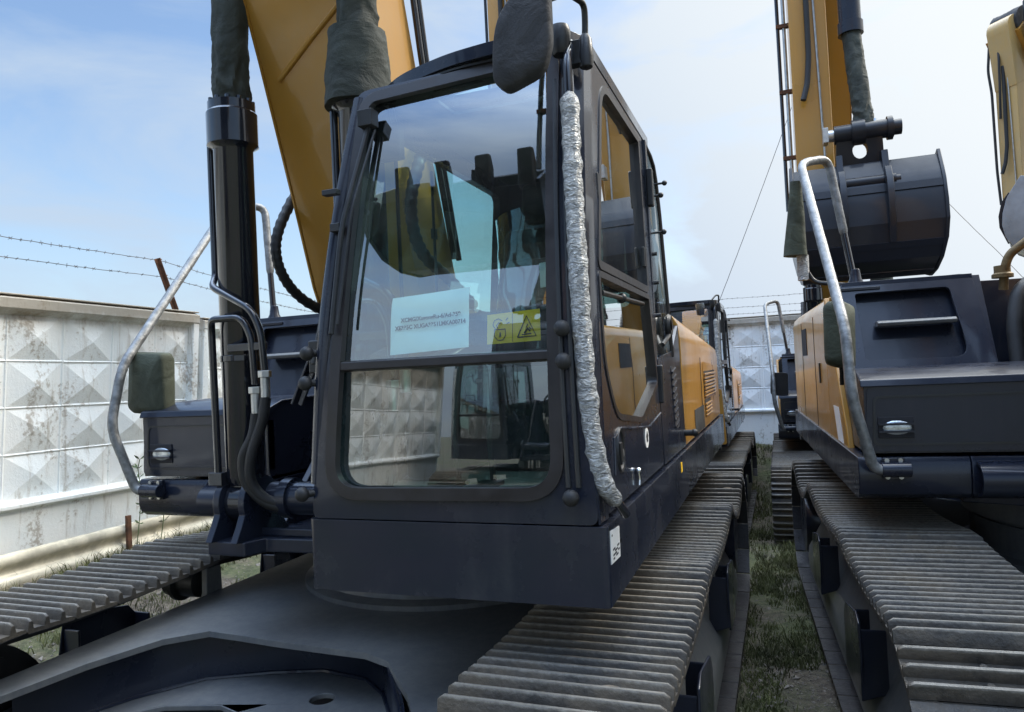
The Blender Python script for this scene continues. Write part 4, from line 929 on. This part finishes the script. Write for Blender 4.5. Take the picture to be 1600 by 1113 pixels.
        m.build('hose_coupling', M['steel'], cy, bevel=.002)
        m = MB()
        for fx, fz, o in ((x+.21, 1.90, 0), (x+.155, 1.83, -.045)):
            m.tube([(fx, y-.10, fz), (fx-.02, y-.10, fz-.1), (x+.12+o, y-.11, 1.64), (x+.10+o*.6, y-.1, 1.52), (x+.16, y-.05, 1.42+o*.4), (x+.32, y+.06, 1.41+o*.5), (x+.55, y+.3, 1.44)], .024, 12, .12)
        m.build('hydraulic_hose', M['rubber'], cy)
    m = MB()
    for (x0, y0, z0, x1, r, k) in ((.10, -1.02, 2.05, .0, .024, 0), (.16, -.98, 1.95, .06, .022, 1), (.04, -1.0, 1.85, .16, .02, 2), (.22, -1.08, 1.80, .22, .026, 3)):
        m = MB(); m.tube([(x0, y0+.25, z0+.15), (x0, y0, z0), (x0+(x1-x0)*.4, y0-.10, z0-.25), (x1, y0-.08, 1.50), (x1+.04, y0+.05, 1.40), (x1+.2, y0+.35, 1.38)], r, 12, .14); m.build('hydraulic_hose', M['rubber'], boom)
        c_ = MB(); c_.cyl((x0, y0+.01, z0+.02), (x0+(x1-x0)*.1, y0-.022, z0-.07), r*1.15, n=10); c_.build('hose_coupling', M['steel'], boom)
    m = MB(); m.cyl((-.29, -1.25, 1.43), (.30, -1.25, 1.43), .075, n=22); m.cyl((-.22, -1.25, 1.43), (-.17, -1.25, 1.43), .092, n=22); m.build('boom_pin', M['navy'], mf)
    # ---------------- stick, bucket linkage and bucket (bucket tucked in under the stick)
    S = [(-2.98, 4.0), (-2.98, 7.2), (-2.75, 7.9), (-2.35, 7.9), (-2.30, 7.2), (-2.42, 5.2), (-2.62, 4.0), (-2.8, 3.9)]
    m = MB(); m.prism(S, 'x', -.19, .19); stick = m.build('stick', M['yellow'], root, bevel=.012)
    for x in (-.235, -.30):
        m = MB(); m.tube([(x, -2.75, 4.0), (x, -2.75, 8.0)], .02, 8); m.build('hydraulic_pipe', M['black'] if x < -.27 else M['steel'], stick)
    for z in (4.6, 5.35, 6.1): m = MB(); m.bb(-.32, -.19, -2.78, -2.72, z-.02, z+.02); m.build('pipe_clamp', M['rust'], stick)
    m = MB(); m.tube([(.0, -3.02, 7.0), (-.01, -3.03, 5.6), (-.04, -3.05, 5.3), (-.09, -3.08, 5.12)], .03, 10); m.build('grease_hose', M['rubber'], stick)
    m = MB(); m.tube([(.10, -3.0, 4.3), (.05, -3.0, 7.0)], .012, 8); m.build('grease_line', M['steel'], stick)
    m = MB(); m.cyl((.12, -3.16, 5.72), (.10, -3.12, 8.0), .11, n=28); m.lathe((.12, -3.16, 5.72), [(0, -.02), (.125, -.02), (.125, .1), (.11, .1)], 28)
    bc = m.build('bucket_cylinder', M['navy'], root, ang=35)
    m = MB(); crumple(m, (.17, -3.42, 4.62), (.12, -3.16, 5.74), .088, .34, 11, 130, 40, 13); m.build('rod_cover', M['sleeve'], bc)
    m = MB()
    hole = [(.11+.07*cos(a), 4.40+.085*sin(a)) for a in [2*pi*i/18 for i in range(18)]]
    def fm_l(u, v, d): return (u, -3.52+.10*(4.6-v)/.5+d, v)
    m.panel(rpoly([(-.13, 3.95, .02), (.34, 3.95, .02), (.31, 4.6, .03), (-.10, 4.6, .03)]), [hole], fm_l, .12)
    m.cyl((-.12, -3.46, 4.58), (.42, -3.46, 4.58), .092, n=24); m.cyl((.36, -3.46, 4.58), (.41, -3.46, 4.58), .115, n=24); m.cyl((.42, -3.46, 4.58), (.49, -3.46, 4.58), .075, n=18); m.cyl((.04, -3.46, 4.58), (.16, -3.46, 4.58), .125, n=24)
    bl = m.build('bucket_link', M['bucket'], root, bevel=.006)
    m = MB(); m.cyl((-.12, -3.46, 4.58), (-.18, -3.46, 4.58), .06, n=18); m.box((-.20, -3.46, 4.58), (.05, .15, .15)); m.build('link_pin', M['steel'], bl, bevel=.004)
    # bucket shell profile (y, z) from the front top edge round to the lip
    P = [(-3.50, 4.26), (-3.62, 4.08), (-3.68, 3.96), (-3.735, 3.74), (-3.75, 3.55), (-3.72, 3.36), (-3.62, 3.19), (-3.46, 3.09), (-3.22, 3.05), (-2.95, 3.09), (-2.72, 3.22), (-2.55, 3.45), (-2.44, 3.75)]
    Q = [(p[0]+(.03 if p[0] < -3.4 else .012), p[1]+(.03 if p[1] < 3.4 else 0)) for p in P]
    m = MB(); m.prism(P+list(reversed([( -3.10+(p[0]+3.10)*.955, 3.62+(p[1]-3.62)*.955) for p in P])), 'x', -.71, .71)
    for x in (-.735, .70):
        m.prism([(-3.50, 4.31)]+grow(P, -.018 if 0 else .016)[1:-1]+[(-2.42, 3.77), (-2.62, 3.92), (-3.0, 4.12), (-3.3, 4.24)], 'x', x, x+.035)
    def taper(p):
        t = max(0, (3.62-p[2])/.56); return (p[0]*(.93-.10*t*t), p[1], 3.12+(p[2]-3.05)*.94)
    m.v = [taper(p) for p in m.v]
    bk = m.build('bucket', M['bucket'], root, bevel=.006, ang=14)
    m = MB()
    for z0, z1 in ((3.92, 3.97), (3.50, 3.53)):
        pass
    for i in (2, 5, 7):
        a = Vector(P[i]); b = Vector(P[i+1]); mid = (a+b)/2; d = (b-a).normalized(); nn = Vector((d.y, -d.x)); nn = nn if nn.x < 0 or nn.y < 0 else -nn
        m.add([(-.70, *(a+nn*.010)), (.70, *(a+nn*.010)), (.70, *(a.lerp(b, .35)+nn*.012)), (-.70, *(a.lerp(b, .35)+nn*.012)), (-.70, *a), (.70, *a), (.70, *a.lerp(b, .35)), (-.70, *a.lerp(b, .35))], [(0, 1, 2, 3), (0, 4, 5, 1), (3, 2, 6, 7), (0, 3, 7, 4), (1, 5, 6, 2)])
    m.v = [taper(p) for p in m.v]; m.build('wear_strip', M['bucket'], bk)
    for x in (-.21, .20):
        m = MB(); m.prism([(-3.50, 4.05), (-3.68, 4.16), (-3.78, 4.02), (-3.83, 3.80), (-3.825, 3.62), (-3.745, 3.40), (-3.6, 3.5), (-3.55, 3.9)], 'x', x-.03, x+.03); m.prism([(-3.60, 4.12), (-3.52, 4.36), (-3.44, 4.36), (-3.46, 4.0)], 'x', x-.03, x+.03); m.build('bucket_ear', M['bucket'], bk, bevel=.006)
    m = MB(); m.cyl((-.25, -3.62, 4.03), (.27, -3.62, 4.03), .06, n=20); m.cyl((.27, -3.62, 4.03), (.31, -3.62, 4.03), .045, n=12); m.build('bucket_pin', M['bucket'], bk)
    for i in range(5):
        x = -.6+i*.30; m = MB(); m.prism([(-2.47, 3.72), (-2.41, 3.72), (-2.36, 3.95), (-2.34, 4.08), (-2.375, 4.08), (-2.45, 3.95)], 'x', x-.055, x+.055); m.build('bucket_tooth', M['bucket'], bk, bevel=.02)
    return root

def add_pillar_foil(root):
    pts = [(1.455, -1.80, 1.535), (1.425, -1.865, 1.60), (1.405, -1.885, 1.75), (1.392, -1.885, 2.0), (1.383, -1.87, 2.3), (1.375, -1.84, 2.6), (1.368, -1.81, 2.84)]
    m = MB(); m.tube([(1.47, -1.76, 1.492)]+pts+[(1.362, -1.79, 2.96), (1.36, -1.74, 3.03)], .016, 10, .08); r = m.build('door_rail', M['black'], root)
    m = MB(); wrap(m, pts, .0295, 7, .1, .20); m.build('foil_wrap', M['foil'], r)
    m = MB(); m.tube([(1.405, -1.74, 2.96), (1.415, -1.74, 3.08), (1.42, -1.76, 3.14), (1.39, -1.86, 3.135), (1.34, -1.98, 3.06)], .011, 10, .04)
    m.lathe((1.412, -1.74, 0), [(0, 2.93), (.022, 2.94), (.026, 2.97), (.022, 3.03), (.012, 3.05), (0, 3.05)], 14); m.bb(1.36, 1.40, -1.76, -1.72, 2.95, 3.03)
    m.build('cab_mirror_arm', M['plastic'], root, bevel=.004)
    m = MB(); m.lathe((1.335, -1.765, 0), [(0, 2.985), (.026, 2.985), (.034, 3.0), (.036, 3.06), (.03, 3.08), (0, 3.08)], 16); m.build('work_light', M['plastic'], root)

ex = make_excavator(); add_pillar_foil(ex)
ARM = ('stick', 'bucket', 'bucket_cylinder', 'bucket_link')
def shift_arm(root, d):
    for c in root.children:
        if c.name.split('.')[0] in ARM: c.location = Vector(c.location)+Vector(d)
def kid(root, nm): return [c for c in root.children if c.name.split('.')[0] == nm]
GRP = 'crawler excavators parked in rows in the yard'
def place(loc, rz, arm, label):
    r = copy_tree(ex); r.location = loc; r.rotation_euler = (0, 0, radians(rz)); shift_arm(r, arm); return tag(r, label, 'excavator', GRP)
e2 = place((3.75, .93, 0), 3.3, (0, 0, 0), 'dark grey excavator at the right edge with a foil wrapped handrail and lamp')
e3 = place((-.15, 7.25, -.33), 0, (-.42, -.1, .0), 'yellow and black excavator behind the nearest cab, its front window and chrome mirror showing')
e4 = place((3.40, 7.45, -.38), 0, (-.57, 0, 0), 'excavator holding its dark bucket and ochre arm high above the machine at the right edge')
for c in e3.children:
    if c.name.split('.')[0] in ('boom', 'boom_cylinder'): c.location.x -= .80
    if c.name.split('.')[0] == 'stick': c.location.x -= .42
    if c.name.split('.')[0] == 'bucket_cylinder': c.location.x -= .2
    if c.name.split('.')[0] in ('bucket', 'bucket_link'): c.location.x += .40
e5 = place((-2.1, -13.2, .1), 180, (0, 0, 0), 'excavator facing the others behind the camera, seen only as a dark reflection in the windscreen')
e6 = place((8.2, 12.75, -.1), -50, (0, 0, .0), 'excavator in the far row whose yellow arm and pale bucket cross the top right corner')
for c in e6.children:
    k6 = c.name.split('.')[0]
    if k6 == 'bucket_link': c.location = (.9, .0, .35)
    if k6 == 'bucket':
        ph = radians(-57); c.rotation_euler = (0, 0, ph); c.location = Vector((1.22, -3.79, 4.0))-Matrix.Rotation(ph, 3, 'Z') @ Vector((0, -3.1, 3.65))
    if k6 == 'bucket':
        c.material_slots[0].link = 'OBJECT'; c.material_slots[0].material = M['pale']
    if k6 == 'bucket_cylinder': c.location = (.30, .3, 0)
    if k6 == 'stick':
        m = MB()
        m.tube([(-.21, -3.02, 7.55), (-.25, -3.05, 7.0), (-.22, -3.03, 6.6), (-.22, -3.02, 5.2), (-.2, -3.0, 4.6)], .022, 8, .1); m.build('stick_hose', M['rubber'], c)
        m = MB(); m.tube([(-.08, -3.0, 7.5), (-.02, -3.08, 7.1), (-.06, -3.05, 6.5), (-.10, -3.02, 6.1)], .02, 8, .1); m.build('stick_hose', M['rubber'], c)
        m = MB(); m.prism([(-2.99, 6.6), (-3.06, 7.2), (-3.10, 7.5)] + [(-2.88+.24*cos(t), 7.62+.24*sin(t)) for t in [radians(200-20*i) for i in range(10)]] + [(-2.6, 7.3), (-2.55, 6.8)], 'x', -.195, .195); m.build('stick_head', M['pale_yellow'], c, bevel=.02, seg=3)
        c.material_slots[0].link = 'OBJECT'; c.material_slots[0].material = M['pale_yellow']
        m = MB(); crumple(m, (-.24, -2.72, 7.76), (.24, -2.72, 7.76), .24, .16, 17, 30, 30, 5); m.build('canvas_cover', M['grey_canvas'], c)
for c in e4.children:
    k4 = c.name.split('.')[0]
    if k4 == 'stick': c.location.x -= .40
    if k4 == 'boom': c.location.x -= .75
    if k4 == 'boom_cylinder': c.location.x -= .58
    if k4 in ('bucket_cylinder', 'bucket_link'): c.location.x -= .12
for c in e5.children:
    if c.name.split('.')[0] in ARM+('boom', 'boom_cylinder'): c.location.x -= .75
tag(ex, 'nearest excavator with its dark cab, paper notice in the windscreen and ochre boom', 'excavator', GRP)
def swing_arm(root, ang, dx):
    R = Matrix.Rotation(radians(ang), 3, 'X'); P = Vector((0, -2.6, 7.6)); d = P-R @ P
    for c in root.children:
        k = c.name.split('.')[0]
        if k in ARM: c.rotation_euler = (radians(ang), 0, 0); c.location = d+Vector((dx.get(k, 0), 0, 0))
swing_arm(ex, -18, {'stick': .75, 'bucket': -.12, 'bucket_cylinder': .6, 'bucket_link': .6})

# details that only the nearest machine carries
cab = kid(ex, 'cab')[0]
def P_ws(x, z, d=.030): return Vector((x, yf(z)+d, z))
m = MB(); v = []; f = []
nx, nz = 12, 9
for j in range(nz+1):
    for i in range(nx+1):
        u, w = i/nx, j/nz; x = .697+.295*u+.003*w; z = 2.037+.012*u+w*(.199+.004*u)
        d = .031+.006*sin(u*3.1)*(.3+w)+.004*noise.noise((u*3, w*3, 1))+(.010*max(0, w-.86)/.14 if 1 else 0)
        v.append(P_ws(x, z, d))
for j in range(nz):
    for i in range(nx): f.append((j*(nx+1)+i, j*(nx+1)+i+1, (j+1)*(nx+1)+i+1, (j+1)*(nx+1)+i))
m.add(v, f); paper = m.build('paper_notice', M['paper'], cab, ang=180)
def on_ws(x, z, rot, d):
    p = P_ws(x, z, d); sl = atan2(yf(z+.01)-yf(z-.01), .02)
    return Matrix.Translation(p) @ Matrix.Rotation(radians(90)-sl, 4, 'X') @ Matrix.Rotation(rot, 4, 'Z')
text_mesh('XCMG/XugongRu-6/Ad-359', .0195, 'printed_text', M['ink'], paper, on_ws(.852, 2.158, radians(2.2), .0285), .0007)
text_mesh('XE335C XUGA3351LMKA00714', .0195, 'printed_text', M['ink'], paper, on_ws(.850, 2.132, radians(2.2), .0285), .0007)
m = MB(); m.panel(subdiv([(1.058, 2.053), (1.243, 2.056), (1.241, 2.158), (1.060, 2.150)], .04), [], lambda u, v, d: P_ws(u, v, .030+d), .0015); stk = m.build('warning_label', M['sticker'], cab)
ic = MB(); F = lambda x, z: P_ws(x, z, .0285)
def line(pts, r=.0014): ic.sweep([F(*p) for p in pts], r, 6)
line([(1.148, 2.058), (1.148, 2.15)], .0008)
line([(1.085, 2.10), (1.085, 2.078), (1.095, 2.066), (1.105, 2.064), (1.115, 2.066), (1.123, 2.078), (1.123, 2.10), (1.085, 2.10)])
line([(1.090, 2.10), (1.080, 2.115), (1.085, 2.13), (1.10, 2.135), (1.112, 2.128)]); line([(1.097, 2.103), (1.092, 2.114), (1.10, 2.122), (1.108, 2.118)])
line([(1.105, 2.075), (1.105, 2.09)], .003); line([(1.125, 2.128), (1.132, 2.136)]); line([(1.128, 2.118), (1.138, 2.121)])
line([(1.165, 2.070), (1.228, 2.072), (1.196, 2.138), (1.165, 2.070)], .0022)
line([(1.18, 2.078), (1.212, 2.080)], .002); line([(1.188, 2.082), (1.20, 2.098), (1.207, 2.088)], .0035); line([(1.195, 2.10), (1.20, 2.112)], .002); line([(1.205, 2.10), (1.212, 2.094)], .002)
ic.build('pictogram', M['ink'], stk)
# grey canvas bag over the cab mirror
m = MB(); pl = rpoly([(1.19, 2.83, .03), (1.225, 2.795, .02), (1.345, 2.835, .04), (1.376, 2.92, .03), (1.376, 3.085, .03), (1.27, 3.09, .04), (1.21, 3.02, .05), (1.192, 2.93, .04)], 5)
k = len(pl); cx_, cz_ = sum(p[0] for p in pl)/k, sum(p[1] for p in pl)/k; v = []; R_ = [(1.0, .0), (1.0, -.02), (.9, -.032), (.6, -.038), (.3, -.04), (0.02, -.04)]
rings = [(.02, .05), (.5, .05), (.9, .042), (.985, .02)]+R_
for s_, y_ in rings:
    for (a, b) in pl:
        q = (cx_+(a-cx_)*s_, -2.0+y_, cz_+(b-cz_)*s_); n_ = noise.noise((q[0]*10, q[2]*7+q[0]*6, 5))*.004+noise.noise((q[0]*35, q[2]*30, 2))*.0015
        v.append((q[0]+(n_*.4 if s_ > .9 else 0), q[1]-n_*(1.2 if y_ < 0 else -.5), q[2]+(n_*.4 if s_ > .9 else 0)))
m.add(v, [(i*k+j, i*k+(j+1) % k, (i+1)*k+(j+1) % k, (i+1)*k+j) for i in range(len(rings)-1) for j in range(k)]+[tuple(range(k)), tuple(reversed(range((len(rings)-1)*k, len(rings)*k)))])
mc = m.build('mirror_cover', M['grey_canvas'], ex, ang=70)
# khaki covers over the front right mirrors
def side_cover(root, seed):
    mir = kid(root, 'mirror')[0]; m = MB(); pl = rpoly([(-1.615, 1.86, .05), (-1.58, 1.83, .03), (-1.36, 1.81, .05), (-1.335, 1.85, .04), (-1.335, 2.17, .04), (-1.585, 2.185, .05)], 6); k = len(pl); v = []
    cx, cz = sum(p[0] for p in pl)/k, sum(p[1] for p in pl)/k; rg = [(.02, .06), (.55, .06), (.92, .052), (1, .03), (1.0, -.035), (.93, -.052), (.6, -.06), (.02, -.06)]
    for s_, y_ in rg:
        for a, b in pl:
            q = (cx+(a-cx)*s_, -.82+y_, cz+(b-cz)*s_); n_ = noise.noise((q[0]*9+seed, q[2]*11, seed))*.012+noise.noise((q[0]*30, q[2]*24+seed, 2))*.003
            v.append((q[0]+1.39+n_*.3, q[1]+.80-n_*(1 if y_ < 0 else -.5), q[2]-1.78+n_*.3))
    m.add(v, [(i*k+j, i*k+(j+1) % k, (i+1)*k+(j+1) % k, (i+1)*k+j) for i in range(len(rg)-1) for j in range(k)]+[tuple(range(k)), tuple(reversed(range((len(rg)-1)*k, len(rg)*k)))])
    return m.build('mirror_cover', M['khaki'], mir, ang=70)
c1 = side_cover(ex, 1)
for r in (e2,):
    mi = kid(r, 'mirror')[0]; c = c1.copy(); C.objects.link(c); c.parent = mi
    mi.rotation_euler = (0, 0, radians(68)); mi.location = (-1.50, -.42, 1.78+.08)
# white data sticker and small mark on the sill
sill = kid(ex, 'cab_sill')[0]
m = MB(); m.panel([(-1.872, 1.362), (-1.745, 1.356), (-1.742, 1.452), (-1.868, 1.462)], [], lambda u, v, d: (1.4425-d, u, v), .002); s1 = m.build('data_sticker', M['white'], sill)
m = MB()
for i, (y, z, w) in enumerate([(-1.85, 1.445, .01), (-1.83, 1.40, .03), (-1.80, 1.392, .04), (-1.77, 1.40, .03), (-1.82, 1.383, .05), (-1.79, 1.375, .03), (-1.765, 1.385, .02), (-1.835, 1.372, .02)]):
    m.bb(1.4425, 1.4432, y-w/2, y+w/2, z-.003, z+.003)
m.build('printed_mark', M['ink'], s1)
m = MB(); m.panel([(-.19, 1.395), (-.15, 1.395), (-.15, 1.445), (-.19, 1.445)], [], lambda u, v, d: (1.4425-d, u, v), .002); m.build('lifting_sticker', M['sticker'], sill)
m = MB(); m.panel([(.75, 1.50), (1.35, 1.50), (1.35, 1.66), (.75, 1.66)], [], lambda u, v, d: (1.423-d, u, v), .002); m.build('decal', M['tarp_dark'], kid(ex, 'side_cover')[0])
# second machine: covered lamp bracket on the handrail, data plate
m = MB(); m.tube([(-1.34, .12, 2.40), (-1.56, .14, 2.44), (-1.62, .15, 2.56), (-1.64, .15, 2.76)], .014, 8, .04); br = m.build('mirror_bracket', M['plastic'], e2)
m = MB(); crumple(m, (-1.66, .15, 2.62), (-1.635, .15, 3.10), .075, .12, 31, 40, 24, 5, (1.0, .45)); m.build('canvas_cover', M['khaki'], br)
m = MB(); crumple(m, (-1.62, .15, 2.46), (-1.62, .15, 2.62), .035, .2, 13, 20, 16, 9); m.build('foil_wrap', M['foil'], br)
m = MB(); m.panel([(-.33, 1.46), (-.12, 1.46), (.02, 1.66), (-.20, 1.66)], [], lambda u, v, d: (-1.503+d, u, v), .002); m.build('data_sticker', M['white'], kid(e2, 'side_cover')[1])
# third machine: bare chrome mirror and yellow corner panel
m = MB(); m.prism(rpoly([(1.165, 2.885, .02), (1.255, 2.885, .02), (1.265, 3.035, .03), (1.15, 3.035, .03)], 5), 'y', -2.03, -1.99); m.build('cab_mirror', M['chrome'], e3, bevel=.012)
m = MB(); m.prism(rpoly([(1.315, 1.27, .01), (1.435, 1.27, .03), (1.405, 1.96, .03), (1.335, 1.96, .02)], 4), 'y', -1.945, -1.905); cp = m.build('corner_panel', M['yellow'], e3, bevel=.008)
m = MB(); m.cyl((1.36, -1.945, 1.88), (1.36, -1.955, 1.88), .02, n=10); m.build('bolt', M['rubber'], cp); m = MB(); m.cyl((1.385, -1.945, 1.37), (1.385, -1.975, 1.37), .022, n=10); m.build('bolt', M['rubber'], cp)
for d in (e3, e4):
    mi = kid(d, 'mirror')[0]
